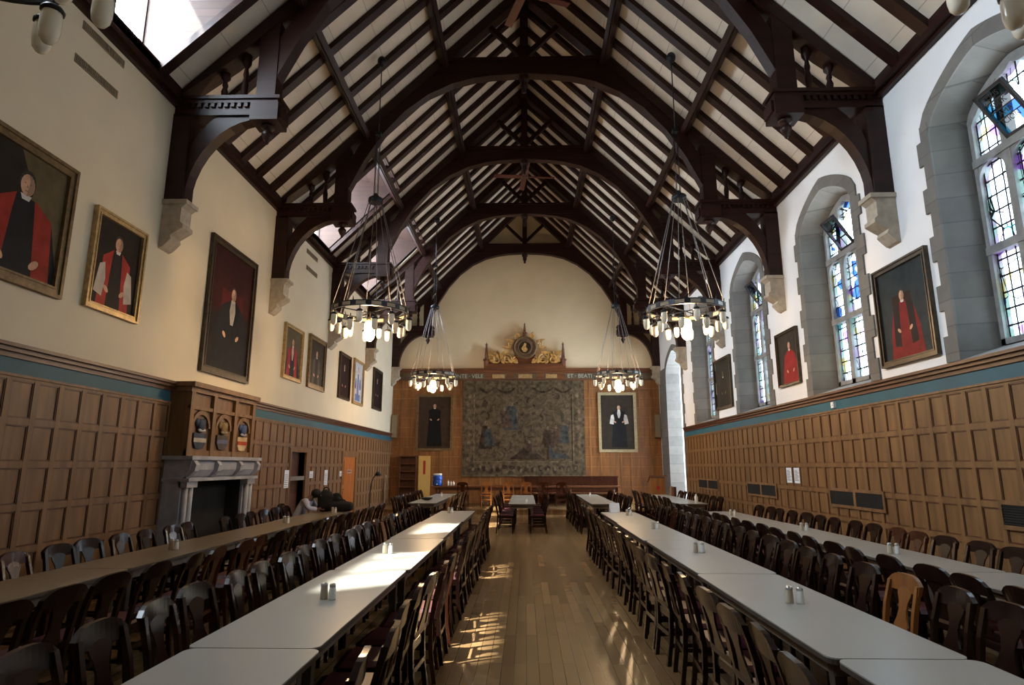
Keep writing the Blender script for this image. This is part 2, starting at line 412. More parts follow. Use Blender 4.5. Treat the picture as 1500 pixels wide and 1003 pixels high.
# rafters, one object each
RW, RD = 0.19, 0.15
def rafter(sg, y, x0, x1):
    m = MB()
    P = [(sg*x0, rz(x0)-0.005), (sg*x1, rz(x1)-0.005), (sg*x1, rz(x1)-RD), (sg*x0, rz(x0)-RD)]
    m.prism(P, 'Y', y-RW/2, y+RW/2)
    m.build('rafter', M['timber'], ceil)
for b in BAYS:
    for k in range(0, 6):
        y = b+k*G
        if y < 4.2 or y > YE-0.2: continue
        if k == 0 and any(abs(y-t) < 0.1 for t in TY): continue
        for sg in (-1, 1):
            ind = sg < 0 and any(d0+0.05 < y < d1-0.05 for d0, d1 in DORMERS)
            rafter(sg, y, 0.02, PUR1+0.05 if ind else W+0.02)
for sg in (-1, 1):
    for px in (PUR1, PUR2):
        m = MB(); z = rz(px)
        n = Vector((sg*SL, 0, 1)).normalized()
        c0 = Vector((sg*px, 2.0, z-0.27)); c1 = Vector((sg*px, YE-0.02, z-0.27))
        m.beam(c0, c1, 0.16, 0.20, n); m.build('purlin', M['timber_y'], ceil)
        m = MB(); m.beam(c0-n*0.12, c1-n*0.12, 0.10, 0.05, n); m.build('purlin_moulding', M['timber_y'], ceil)
m = MB(); m.box(-0.1, 0.1, 2.0, YE-0.02, rz(0)-0.45, rz(0)-0.12); m.build('ridge_beam', M['timber_y'], ceil)
# wall plates
for i, sg in enumerate((-1, 1)):
    m = MB()
    a, b = sorted((sg*(W-0.10), sg*(W+0.1)))
    m.box(a, b, YB, YE-0.01, PLATE-0.12, PLATE+0.06)
    a, b = sorted((sg*(W-0.08), sg*(W-0.001)))
    m.box(a, b, YB, YE-0.01, PLATE-0.27, PLATE-0.12)
    a, b = sorted((sg*(W-0.15), sg*(W-0.001)))
    m.box(a, b, YB, YE-0.01, PLATE-0.2, PLATE-0.14)
    struct(m.build('trim_%d' % (2+i), M['timber_y']), 'dark moulded wall plate under the roof on the %s wall' % ('fireplace', 'window')[i], 'trim')

# dormer windows in the fireplace-side slope
DZ0, DZ1, DX = PLATE+0.10, 10.5, -6.1
for i, (d0, d1) in enumerate(DORMERS):
    r = bpy.data.objects.new('window_%d' % (6+i), None); COL.objects.link(r)
    struct(r, 'glazed roof dormer over the fireplace wall, %s from the end gable' % ORD[3-i], 'window')
    m = MB(); zc = rz(PUR1)+0.02
    for y in (d0, d1):
        ya, yb = (y-0.06, y) if y == d0 else (y, y+0.06)
        m.prism([(DX, DZ0-0.3), (-W+0.02, PLATE-0.1), (-W+0.02, rz(W)), (-PUR1, zc), (DX, DZ1)], 'Y', ya, yb)
    m.build('cheek_boards', M['boards'], r)
    m = MB(); m.prism([(DX-0.06, DZ1), (-PUR1+0.1, zc-0.03), (-PUR1+0.1, zc+0.05), (DX-0.06, DZ1+0.08)], 'Y', d0-0.06, d1+0.06); m.build('dormer_ceiling', M['boards'], r)
    m = MB(); m.box(DX-0.1, -W+0.1, d0, d1, DZ0-0.16, DZ0); m.build('sill', M['timber_y'], r)
    m = MB()
    for k in range(4):
        y = d0+(d1-d0)*k/3; m.box(DX-0.03, DX+0.03, y-0.024, y+0.024, DZ0, DZ1)
    m.box(DX-0.05, DX+0.02, d0, d1, DZ1-0.05, DZ1); m.box(DX-0.05, DX+0.02, d0, d1, DZ0, DZ0+0.05)
    m.build('frame', M['timber'], r)
    m = MB(); m.poly([(DX-0.02, d0, DZ0), (DX-0.02, d1, DZ0), (DX-0.02, d1, DZ1), (DX-0.02, d0, DZ1)]); m.build('pane', M['clear'], r)

# ------------------------------------------------------------------ roof trusses
ARC = [(4.30, 7.55), (4.16, 8.10), (3.80, 8.86), (3.38, 9.55), (2.87, 10.14), (2.32, 10.57), (1.73, 10.86), (1.2, 11.0), (0.76, 11.06), (0.0, 11.1)]
def RBOT(x): return 13.28-1.0*abs(x)
def build_truss(y):
    ordn = ['nearest', 'second', 'third', 'fourth', 'fifth'][TY.index(y)]
    lab = {0: 'dark hammerbeam roof truss standing farthest from the end gable wall', 4: 'dark hammerbeam roof truss set against the end gable wall'}.get(
        TY.index(y), 'dark hammerbeam roof truss, %s out from the end gable wall' % ORD[4-TY.index(y)])
    t = thing('roof_truss', lab, 'roof truss', (0, y, 0), 0, 'hammerbeam trusses of the roof')
    T = 0.15
    for s in (-1, 1):
        X = lambda P: [(s*a, b) for a, b in P]
        m = MB(); m.prism(X([(0, rz(0)-0.02), (W-0.02, rz(W)-0.02), (W-0.02, 7.75), (4.9, RBOT(4.9)+0.05), (0, RBOT(0))]), 'Y', -T, T); m.build('principal_rafter', M['timber'], t)
        m = MB(); inner = X(ARC); outer = X([(a+0.10+0.05*min(1, b-7.5), min(b+0.36, RBOT(a)+0.1)) if a > 0.1 else (a, b+0.33) for a, b in ARC])
        outer[0] = (s*4.44, 7.6); outer[1] = (s*4.44, 8.3)
        m.band(inner, outer, -T+0.03, T-0.03); m.build('arched_brace', M['timber'], t)
        m = MB(); m.prism(X([(4.14, 7.7), (4.46, 7.7), (4.46, RBOT(4.46)+0.3), (4.14, RBOT(4.14)+0.3)]), 'Y', -T+0.01, T-0.01); m.build('hammer_post', M['timber'], t)
        m = MB(); m.box(*sorted((s*4.10, s*(W-0.02))), -0.15, 0.15, 7.42, 7.62)
        m.box(*sorted((s*4.02, s*(W-0.02))), -0.22, 0.22, 7.68, 7.74); m.box(*sorted((s*4.06, s*(W-0.02))), -0.19, 0.19, 7.62, 7.68)
        m.box(*sorted((s*4.04, s*4.5)), -0.21, 0.21, 7.30, 7.62); m.box(*sorted((s*4.0, s*4.1)), -0.16, 0.16, 7.36, 7.56)
        for k in range(14):
            xx = 4.12+k*0.11
            for q in (-1, 1): m.box(*sorted((s*xx, s*(xx+0.06))), *sorted((q*0.15, q*0.185)), 7.55, 7.62)
        m.build('hammer_beam', M['timber'], t)
        m = MB(); m.lathe([(0.001, -0.33), (0.03, -0.30), (0.035, -0.26), (0.055, -0.24), (0.09, -0.17), (0.095, -0.13), (0.05, -0.07), (0.06, -0.05), (0.11, -0.03), (0.11, 0.02)], (s*4.27, 0, 7.28), 12)
        m.build('pendant', M['timber'], t)
        m = MB(); m.box(*sorted((s*5.5, s*(W-0.005))), -0.15, 0.15, 5.92, 7.45); m.build('wall_post', M['timber'], t)
        m = MB(); A = []; B = []
        for k in range(11):
            a = PI/2*k/10
            A.append((s*(4.38+1.14*math.cos(a)), 5.95+1.38*math.sin(a))) if False else None
            A.append((s*(5.50-1.18*(1-math.cos(a))), 5.95+1.42*math.sin(a)))
            B.append((s*(5.66-1.10*(1-math.cos(a))), 6.0+1.62*math.sin(a)))
        m.band(A, B, -0.11, 0.11); m.build('curved_brace', M['timber'], t)
        m = MB()
        prof = [(0.001, 5.93), (0.38, 5.93), (0.38, 5.86), (0.31, 5.80), (0.31, 5.56), (0.36, 5.52), (0.36, 5.46), (0.24, 5.38), (0.17, 5.34), (0.19, 5.28), (0.12, 5.20), (0.06, 5.14), (0.001, 5.12)]
        m.prism([(s*(W-0.001-a), b) for a, b in prof], 'Y', -0.15, 0.15)
        m.box(*sorted((s*(W-0.40), s*(W-0.001))), -0.18, 0.18, 5.86, 5.93); m.build('corbel', M['corbel_stone'], t)
        for xb in (4.72, 5.06):
            h = RBOT(xb)+0.06-7.74
            m = MB(); pr = [(0.07, 0), (0.07, 0.06), (0.045, 0.1), (0.06, h*0.35), (0.035, h*0.5), (0.05, h*0.58), (0.03, h*0.72), (0.075, h*0.82), (0.08, h)]
            m.lathe(pr, (s*xb, 0, 7.74), 10); m.build('baluster', M['timber'], t)
        m = MB(); m.beam((s*0.05, 0, 11.66), (s*0.88, 0, 12.5), 0.12, 0.12, (0, 1, 0)); m.build('strut', M['timber'], t)
    m = MB(); m.box(-2.15, 2.15, -T+0.01, T-0.01, 11.1, 11.5); m.box(-2.0, 2.0, -T-0.03, T+0.03, 11.46, 11.52); m.build('collar_beam', M['timber'], t)
    m = MB(); m.box(-0.1, 0.1, -0.1, 0.1, 11.4, rz(0)-0.15)
    m.lathe([(0.001, 10.62), (0.05, 10.66), (0.045, 10.72), (0.09, 10.82), (0.09, 10.92), (0.13, 10.98), (0.13, 11.2)], (0, 0, 0), 8, False)
    m.build('king_post', M['timber'], t)
for y in TY: build_truss(y)

# ------------------------------------------------------------------ panelling
def panelling(mb, w, zs, pitch, skip=(), stile=0.075, x0=0.0, field=0):
    """in local end-wall orientation: x from 0..w, wall face at y=0, room towards -y"""
    n = max(1, round(w/pitch)); p = w/n
    def hit(a, b, c, d):
        return any(a < s[1]-0.02 and b > s[0]+0.02 and c < s[3]-0.02 and d > s[2]+0.02 for s in skip)
    for i in range(n):
        a, b = x0+i*p, x0+(i+1)*p
        for z0, z1 in zip(zs, zs[1:]):
            if hit(a, b, z0, z1): continue
            mb.cur = field; mb.box(a+stile/2+0.018, b-stile/2-0.018, -0.022, 0.0, z0+0.018+stile/2, z1-0.018-stile/2); mb.cur = 0
            mb.box(a, b, -0.006, 0.0, z0, z1)
            mb.cur = 1; e = 0.016; A_, B_, C_, D_ = a+stile/2, b-stile/2, z0+stile/2, z1-stile/2  # added moulding strips; their dark colour draws shade round each panel
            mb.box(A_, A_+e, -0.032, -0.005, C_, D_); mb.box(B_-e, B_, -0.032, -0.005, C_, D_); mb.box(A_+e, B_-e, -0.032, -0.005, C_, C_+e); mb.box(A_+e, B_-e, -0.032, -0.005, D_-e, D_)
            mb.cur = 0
            mb.box(a, a+stile/2, -0.04, 0, z0, z1); mb.box(b-stile/2, b, -0.04, 0, z0, z1)
            mb.box(a+stile/2, b-stile/2, -0.039, 0, z0, z0+stile/2); mb.box(a+stile/2, b-stile/2, -0.039, 0, z1-stile/2, z1)
ROWS = [0.14, 0.32, 0.80, 1.28, 1.76, 2.24, 2.74]
# left (fireplace) wall: local x -> +Y
mb = MB()
FPY = (9.86, 12.34)
skip = [(FPY[0]-0.0, FPY[1]+0.0, 0, 3), (DOOR1[0]-0.1, DOOR1[1]+0.1, 0, DOOR1[3]+0.1), (19.55, 21.2, 0, 2.1)]
for a, b in ((YB, FPY[0]), (FPY[1], DOOR1[0]-0.1), (DOOR1[1]+0.1, 19.55), (21.2, YE-0.02)): panelling(mb, b-a, ROWS, 0.40, (), 0.075, a-YB)
for a, b in ((DOOR1[0]-0.1, DOOR1[1]+0.1), (19.55, 21.2)): panelling(mb, b-a, [2.17, 2.74], 0.40, (), 0.075, a-YB)
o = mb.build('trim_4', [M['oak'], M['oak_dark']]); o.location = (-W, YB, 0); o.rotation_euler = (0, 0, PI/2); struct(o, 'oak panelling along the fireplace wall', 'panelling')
mb = MB(); panelling(mb, BAYC[0]-0.15-YB, ROWS, 0.37)
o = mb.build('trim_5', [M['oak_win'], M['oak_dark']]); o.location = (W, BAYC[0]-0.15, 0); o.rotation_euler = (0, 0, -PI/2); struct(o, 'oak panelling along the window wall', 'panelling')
mb = MB(); panelling(mb, 2*W-0.02, [0.2, 0.45]+[0.45+0.4158*i for i in range(1, 13)], 0.43, (), 0.075, 0.0, 2)
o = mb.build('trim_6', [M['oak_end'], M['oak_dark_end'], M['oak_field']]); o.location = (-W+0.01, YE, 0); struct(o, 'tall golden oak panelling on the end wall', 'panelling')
# cornices and teal bands
def strip(name, boxes, m, label, cat='cornice'):
    mb = MB()
    for b in boxes: mb.box(*b)
    return struct(mb.build(name, m), label, cat)
for i, (sg, y1) in enumerate(((-1, YE-0.06), (1, BAYC[0]-0.15))):
    segs = [(YB, FPY[0]-0.02), (FPY[1]+0.02, y1)] if sg < 0 else [(YB, y1)]
    def sb(d, z0, z1): return [(*sorted((sg*(W-d), sg*(W-0.001))), a, b, z0, z1) for a, b in segs]
    strip('trim_%d' % (7+i), sb(0.05, 2.94, 3.0)+sb(0.09, 3.0, 3.05)+sb(0.13, 3.05, 3.09), M['oak_dark'], 'dark moulded cornice on the %s wall' % ('fireplace', 'window')[i])
    strip('trim_%d' % (9+i), sb(0.028, 2.765, 2.94), M['teal'], 'teal painted band under the cornice on the %s wall' % ('fireplace', 'window')[i], 'band')
    strip('trim_%d' % (11+i), sb(0.055, 2.735, 2.765), M['oak'], 'narrow oak rail under the teal band of the %s wall' % ('fireplace', 'window')[i], 'rail')
    strip('baseboard_%s' % ('left', 'right')[i], sb(0.05, 0.0, 0.14), M['oak_dark'], 'dark skirting on the %s wall' % ('fireplace', 'window')[i], 'baseboard')
ec = MB()
ec.box(-W+0.05, W-0.05, YE-0.10, YE-0.001, 5.70, 5.76); ec.box(-W+0.05, W-0.05, YE-0.16, YE-0.001, 5.76, 5.84); ec.box(-W+0.05, W-0.05, YE-0.22, YE-0.001, 5.84, 5.90)
ec.box(-W+0.05, W-0.05, YE-0.08, YE-0.001, 5.40, 5.45)
ecn = struct(ec.build('trim_13', M['oak_dark_end']), 'dark cornice over the lettered frieze of the end wall', 'cornice')
fz = struct(MB().box(-W+0.05, W-0.05, YE-0.045, YE-0.001, 5.45, 5.70).build('trim_14', M['frieze']), 'painted frieze with old lettering above the end panelling', 'frieze')
def text(body, size, loc, rot, m, parent=None, name='lettering', align='CENTER', ext=0.004):
    c = bpy.data.curves.new(name, 'FONT'); c.body = body; c.size = size; c.extrude = ext; c.align_x = align; c.align_y = 'CENTER'
    c.materials.append(m)
    o = bpy.data.objects.new(name, c); COL.objects.link(o); o.location = loc; o.rotation_euler = rot
    if parent: o.parent = parent
    return o
text('ONTE · VELE ·', 0.24, (-2.45, YE-0.05, 5.575), (PI/2, 0, 0), M['letter'], fz)
text('ET · BEATI · MUN', 0.24, (2.75, YE-0.05, 5.575), (PI/2, 0, 0), M['letter'], fz)
text('ISE', 0.24, (4.98, YE-0.05, 5.575), (PI/2, 0, 0), M['letter'], fz)
for x in (-1.6, -0.65, 0.65, 1.55):
    MB().box(x-0.16, x+0.16, YE-0.06, YE-0.04, 5.47, 5.68).build('frieze_block', M['oak_dark_end'], fz)
for x in (-1.2, 0, 1.2):
    MB().box(x-0.3, x+0.3, YE-0.055, YE-0.04, 5.49, 5.66).build('frieze_panel', M['gilt_frame'], fz)

# ------------------------------------------------------------------ stone windows
GX = W+0.46
def build_window(i, c):
    r = bpy.data.objects.new('window_%d' % (i+1), None); COL.objects.link(r); r.location = (0, c, 0)
    lab = ['tall leaded window nearest, with painted words on its open casement', 'tall leaded window beside the seated portrait in red', 'tall leaded window between the standing red portrait and the dark portrait', 'narrow-looking leaded window farthest along before the bay'][i]
    struct(r, lab, 'window')
    st = M['stone']
    # reveal, splayed
    hi = 0.86; A = arch(HW_O, SPR, APX); B = arch(hi, SPR-0.02, APX-0.16)
    A = [(-HW_O, SILL)]+A+[(HW_O, SILL)]; B = [(-hi, SILL+0.16)]+B+[(hi, SILL+0.16)]
    m = MB()
    for k in range(len(A)-1):
        u = 0 if k in (0, len(A)-2) else 1
        a0, a1, b0, b1 = A[k], A[k+1], B[k], B[k+1]
        m.hexa([(W-0.001, *a0), (GX+0.08, *b0), (GX+0.08, *b1), (W-0.001, *a1),
                (W-0.001, a0[0]*1.12, a0[1]+0.1*u), (GX+0.08, b0[0]*1.4, b0[1]+0.3*u), (GX+0.08, b1[0]*1.4, b1[1]+0.3*u), (W-0.001, a1[0]*1.12, a1[1]+0.1*u)])
    m.build('stone_reveal', st, r)
    # surround on the wall face, with hood and quoins
    m = MB(); d = 0.025
    A2 = arch(HW_O, SPR, APX); O2 = [(a*(1.17), z+0.24-0.10*abs(a)/HW_O) for a, z in A2]
    for k in range(len(A2)-1):
        m.hexa([(W-d, A2[k][0], A2[k][1]), (W, A2[k][0], A2[k][1]), (W, A2[k+1][0], A2[k+1][1]), (W-d, A2[k+1][0], A2[k+1][1]),
                (W-d, O2[k][0], O2[k][1]), (W, O2[k][0], O2[k][1]), (W, O2[k+1][0], O2[k+1][1]), (W-d, O2[k+1][0], O2[k+1][1])])
    H1 = [(a*0.985, z+0.03) for a, z in O2]; H2 = [(a*1.03, z+0.08) for a, z in O2]
    for s in (-1, 1):
        z = SILL; k = 0
        while z < SPR+0.1:
            h = 0.36 if z+0.36 < SPR+0.1 else SPR+0.16-z
            wq = 0.17 if k % 2 else 0.27
            m.box(W-d-0.006, W, *sorted((s*HW_O, s*(HW_O+wq))), z, z+h); z += h; k += 1
    m.build('stone_surround', st, r)
    m = MB()
    m.hexa([(W-0.02, -HW_O-0.02, SILL-0.06), (GX+0.1, -HW_O, SILL-0.06), (GX+0.1, HW_O, SILL-0.06), (W-0.02, HW_O+0.02, SILL-0.06),
            (W-0.02, -HW_O-0.02, SILL), (GX+0.1, -HW_O, SILL+0.2), (GX+0.1, HW_O, SILL+0.2), (W-0.02, HW_O+0.02, SILL)])
    m.build('stone_sill', M['stone_plain'], r)
    # mullions, transoms, tracery
    m = MB(); mw = 0.06; xs = (-hi/3, hi/3); t0, t1 = GX-0.06, GX+0.07
    for x in xs: m.box(t0, t1, x-mw, x+mw, SILL+0.16, APX-0.24)
    for s in (-1, 1): m.box(t0, t1, *sorted((s*(hi-0.07), s*hi)), SILL+0.16, SPR)
    TR = (4.55, 5.80)
    for z in TR: m.box(t0-0.015, t1, -hi, hi, z-0.055, z+0.055)
    m.box(t0, t1, -hi, hi, SILL+0.16, SILL+0.24)
    cx = (-2*hi/3, 0, 2*hi/3); lw = hi/3-mw
    def head(cy, zt, w):     # spandrels above a round-headed light
        n = 8
        for s in (-1, 1):
            for k in range(n):
                a0 = w*k/n; a1 = w*(k+1)/n
                z0 = zt-w*0.9*(1-math.sqrt(max(0, 1-(a0/w)**2))); z1 = zt-w*0.9*(1-math.sqrt(max(0, 1-(a1/w)**2)))
                m.hexa([(t0+0.006, cy+s*a0, z0), (t1, cy+s*a0, z0), (t1, cy+s*a1, z1), (t0+0.006, cy+s*a1, z1), (t0+0.006, cy+s*a0, zt+0.02), (t1, cy+s*a0, zt+0.02), (t1, cy+s*a1, zt+0.02), (t0+0.006, cy+s*a1, zt+0.02)])
    for cy in cx: head(cy, TR[1]-0.055, lw+0.005)
    # curved cusped heads of the top lights
    B2 = arch(hi, SPR-0.02, APX-0.16, 24); C2 = [(a*0.93, z-0.07-0.05*abs(math.sin(3*PI*(a/hi+1)*1.0))) for a, z in B2]
    for k in range(len(B2)-1):
        m.hexa([(t0-0.006, B2[k][0], B2[k][1]+0.03), (t1, B2[k][0], B2[k][1]+0.03), (t1, B2[k+1][0], B2[k+1][1]+0.03), (t0-0.006, B2[k+1][0], B2[k+1][1]+0.03),
                (t0-0.006, C2[k][0], C2[k][1]), (t1, C2[k][0], C2[k][1]), (t1, C2[k+1][0], C2[k+1][1]), (t0-0.006, C2[k+1][0], C2[k+1][1])])
    m.build('stone_tracery', M['stone_plain'], r)
    # glass, one mesh per light
    def archz(y):
        t = abs(y)/hi
        return SPR-0.02+(APX-0.14-SPR)*(0.5*math.sqrt(max(0, 1-t**2.4))+0.5*(1-t**1.25))
    hop = 0 if i else 1
    gm = stained('stained_glass_%d' % i, i*3.7+1); gc = stained('casement_glass_%d' % i, i*2.3+9.2, 0.21, 0.22, 0.004)
    for ci, cy in enumerate(cx):
        for z0, z1 in ((SILL+0.24, TR[0]-0.055), (TR[0]+0.055, TR[1]-0.055)):
            m = MB(); m.poly([(GX, cy-lw, z0), (GX, cy+lw, z0), (GX, cy+lw, z1), (GX, cy-lw, z1)]); m.build('leaded_pane', gm, r)
        top = [(GX, y, archz(y)-0.02) for y in (cy+lw, cy+lw/2, cy, cy-lw/2, cy-lw)]
        if ci != 1 or i == 3:
            m = MB(); m.poly([(GX, cy-lw, TR[1]+0.055), (GX, cy+lw, TR[1]+0.055)]+top); m.build('leaded_pane', gm, r)
        else:                                            # centre top light stands open, tipped inwards
            zb = TR[1]+0.07; m = MB()
            m.poly([(GX, cy-lw, zb+0.60), (GX, cy+lw, zb+0.60)]+top) if min(p[2] for p in top) > zb+0.66 else m.poly([(GX, cy-lw, zb+0.52), (GX, cy+lw, zb+0.52)]+top); m.build('leaded_pane', gm, r)
            h = bpy.data.objects.new('casement', None); COL.objects.link(h); h.parent = r; h.location = (GX-0.05, cy, zb); h.rotation_euler = (0, math.radians(-33), 0)
            m = MB(); q = 0.022; hh = 0.66
            for s in (-1, 1): m.box(-q, q, *sorted((s*(lw-0.03), s*(lw+0.01))), 0, hh)
            m.box(-q, q, -lw, lw, 0, 0.04); m.box(-q, q, -lw, lw, hh-0.04, hh); m.build('casement_frame', M['lead'], h)
            m = MB(); m.poly([(0, -lw, 0.02), (0, lw, 0.02), (0, lw, hh-0.02), (0, -lw, hh-0.02)]); m.build('casement_pane', gc, h) if i else [None]
            if i == 0:
                m = MB(); zz0 = 0.03; a = lw-0.03
                for k, (z_0, z_1) in enumerate(((0.49, 0.63), (0.36, 0.485), (0.24, 0.355), (0.03, 0.235))):
                    for c_, (u0, u1) in ((((0, (-a, -0.005)), (1, (-0.005, a))), ((1, (-a, a-0.095)), (2, (a-0.095, a))), ((3, (-a, -0.035)), (2, (-0.035, a))), ((3, (-a, -0.095)), (1, (-0.095, a-0.055)), (2, (a-0.055, a))))[k]):
                        m.cur = c_; m.poly([(0, u0, z_0), (0, u1, z_0), (0, u1, z_1), (0, u0, z_1)])
                lb = MB()
                for z_ in (0.2375, 0.3575, 0.4875): lb.box(-0.006, 0.006, -lw, lw, z_-0.008, z_+0.008)
                lb.build('lead_cames', M['lead'], h)
                m.cur = 4; m.poly([(0.001, -a, 0.03), (0.001, -a+0.13, 0.03), (0.001, -a, 0.16)])
                m.build('lettered_pane', [clear_glass('tint_%d' % q, c_, 0.02) for q, c_ in enumerate(((0.02, 0.034, 0.03), (0.10, 0.105, 0.11), (0.010, 0.045, 0.075), (0.005, 0.015, 0.06), (0.09, 0.055, 0.003)))], h)
                for tx, zz in (('DUS', 0.55), ('NICK', 0.43), ('AMA', 0.30), ('ICION', 0.19)):
                    text(tx, 0.10, (-0.012, 0, zz), (PI/2, 0, -PI/2), M['lead'], h, 'lettering', 'CENTER', 0.001)
for i, c in enumerate(WINC): build_window(i, c)

# tall bay opening at the far end of the window wall
r = bpy.data.objects.new('window_5', None); COL.objects.link(r); r.location = (0, bc, 0)
struct(r, 'tall arched bay opening down to the dais, full of white daylight', 'window')
A = [(-bhw, 0.0)]+arch(bhw, 5.45, 6.2)+[(bhw, 0.0)]
m = MB()
for k in range(len(A)-1):
    B0, B1 = A[k], A[k+1]
    up0 = 0.2 if B0[1] > 5.4 else 0; up1 = 0.2 if B1[1] > 5.4 else 0
    m.hexa([(W-0.02, *B0), (W+0.5, B0[0]*0.9, B0[1]), (W+0.5, B1[0]*0.9, B1[1]), (W-0.02, *B1),
            (W-0.02, B0[0]*1.13, B0[1]+up0), (W+0.5, B0[0]*1.13, B0[1]+up0), (W+0.5, B1[0]*1.13, B1[1]+up1), (W-0.02, B1[0]*1.13, B1[1]+up1)])
m.build('stone_reveal', M['stone'], r)
m = MB(); d = 0.03
A2 = arch(bhw, 5.45, 6.2)
for (y0, z0), (y1, z1) in zip(A2, A2[1:]):
    m.hexa([(W-d, y0, z0), (W, y0, z0), (W, y1, z1), (W-d, y1, z1), (W-d, y0*1.16, z0+0.24), (W, y0*1.16, z0+0.24), (W, y1*1.16, z1+0.24), (W-d, y1*1.16, z1+0.24)])
m.box(W-d-0.006, W, bhw, YE-0.26-bc, 0, 5.7)
z = 0; k = 0
while z < 5.6:
    m.box(W-d-0.006, W, -bhw-(0.15 if k % 2 else 0.27), -bhw, z, min(z+0.36, 5.69)); z += 0.36; k += 1
m.build('stone_surround', M['stone'], r)
m = MB(); bx = W+2.3
m.box(W+0.51, bx, bhw, bhw+0.15, 0, 6.6); m.box(W+0.51, bx, -bhw-0.15, -bhw, 0, 6.6); m.box(W+0.55, bx+0.1, -bhw-0.1, bhw+0.1, 6.5, 6.6)
m.box(bx, bx+0.15, -bhw, bhw, 0, 0.8)
m.build('alcove_wall', M['plaster_white_daylit'], r)
m = MB()
for k in range(4):
    y = -bhw+2*bhw*k/3; m.box(bx, bx+0.12, y-0.06, y+0.06, 0.8, 6.5)
for z in (0.85, 2.7, 4.6, 6.45): m.box(bx, bx+0.12, -bhw, bhw, z-0.06, z+0.06)
m.build('stone_mullions', M['stone_plain'], r)
m = MB(); m.poly([(bx+0.05, -bhw, 0.8), (bx+0.05, bhw, 0.8), (bx+0.05, bhw, 6.5), (bx+0.05, -bhw, 6.5)]); m.build('pane', M['clear'], r)

# ------------------------------------------------------------------ doors
r = bpy.data.objects.new('door_1', None); COL.objects.link(r); struct(r, 'dark open doorway beside the fireplace with a bar across it', 'door')
y0, y1, _, zt = DOOR1
m = MB(); m.box(-W-0.2, -W-0.15, y0-0.1, y1+0.1, 0, zt+0.1); m.box(-W-1.2, -W, y0-0.06, y0, 0, zt); m.box(-W-1.2, -W, y1, y1+0.06, 0, zt); m.box(-W-1.2, -W, y0, y1, zt, zt+0.06)
m.build('dark_passage', M['oak_dark'], r)
m = MB(); m.box(-W-0.06, -W+0.05, y0-0.09, y0, 0, zt+0.09); m.box(-W-0.06, -W+0.05, y1, y1+0.09, 0, zt+0.09); m.box(-W-0.06, -W+0.05, y0, y1, zt, zt+0.09); m.build('door_frame', M['oak'], r)
m = MB(); m.box(-W-0.02, -W+0.02, y0, y1, 1.38, 1.48); m.build('cross_bar', M['rod'], r)
r = bpy.data.objects.new('door_2', None); COL.objects.link(r); struct(r, 'glossy orange-brown panelled door at the far end of the fireplace wall', 'door')
y0, y1, zt = 19.65, 21.1, 2.02
m = MB(); m.box(-W, -W+0.05, y0-0.1, y0, 0, zt+0.09); m.box(-W, -W+0.05, y1, y1+0.1, 0, zt+0.09); m.box(-W, -W+0.05, y0-0.1, y1+0.1, zt, 2.17); m.build('door_frame', M['oak'], r)
m = MB(); m.box(-W, -W+0.02, y0, y1, 0, zt)
for a, b in ((0.12, 0.95), (1.15, 1.92)):
    m.box(-W+0.02, -W+0.03, y0+0.15, y1-0.15, a, b)
m.build('door_leaf', M['orange_door'], r)
m = MB(); m.ellipsoid((-W+0.06, y0+0.1, 1.02), (0.03, 0.03, 0.03)); m.build('door_handle', M['gold'], r)

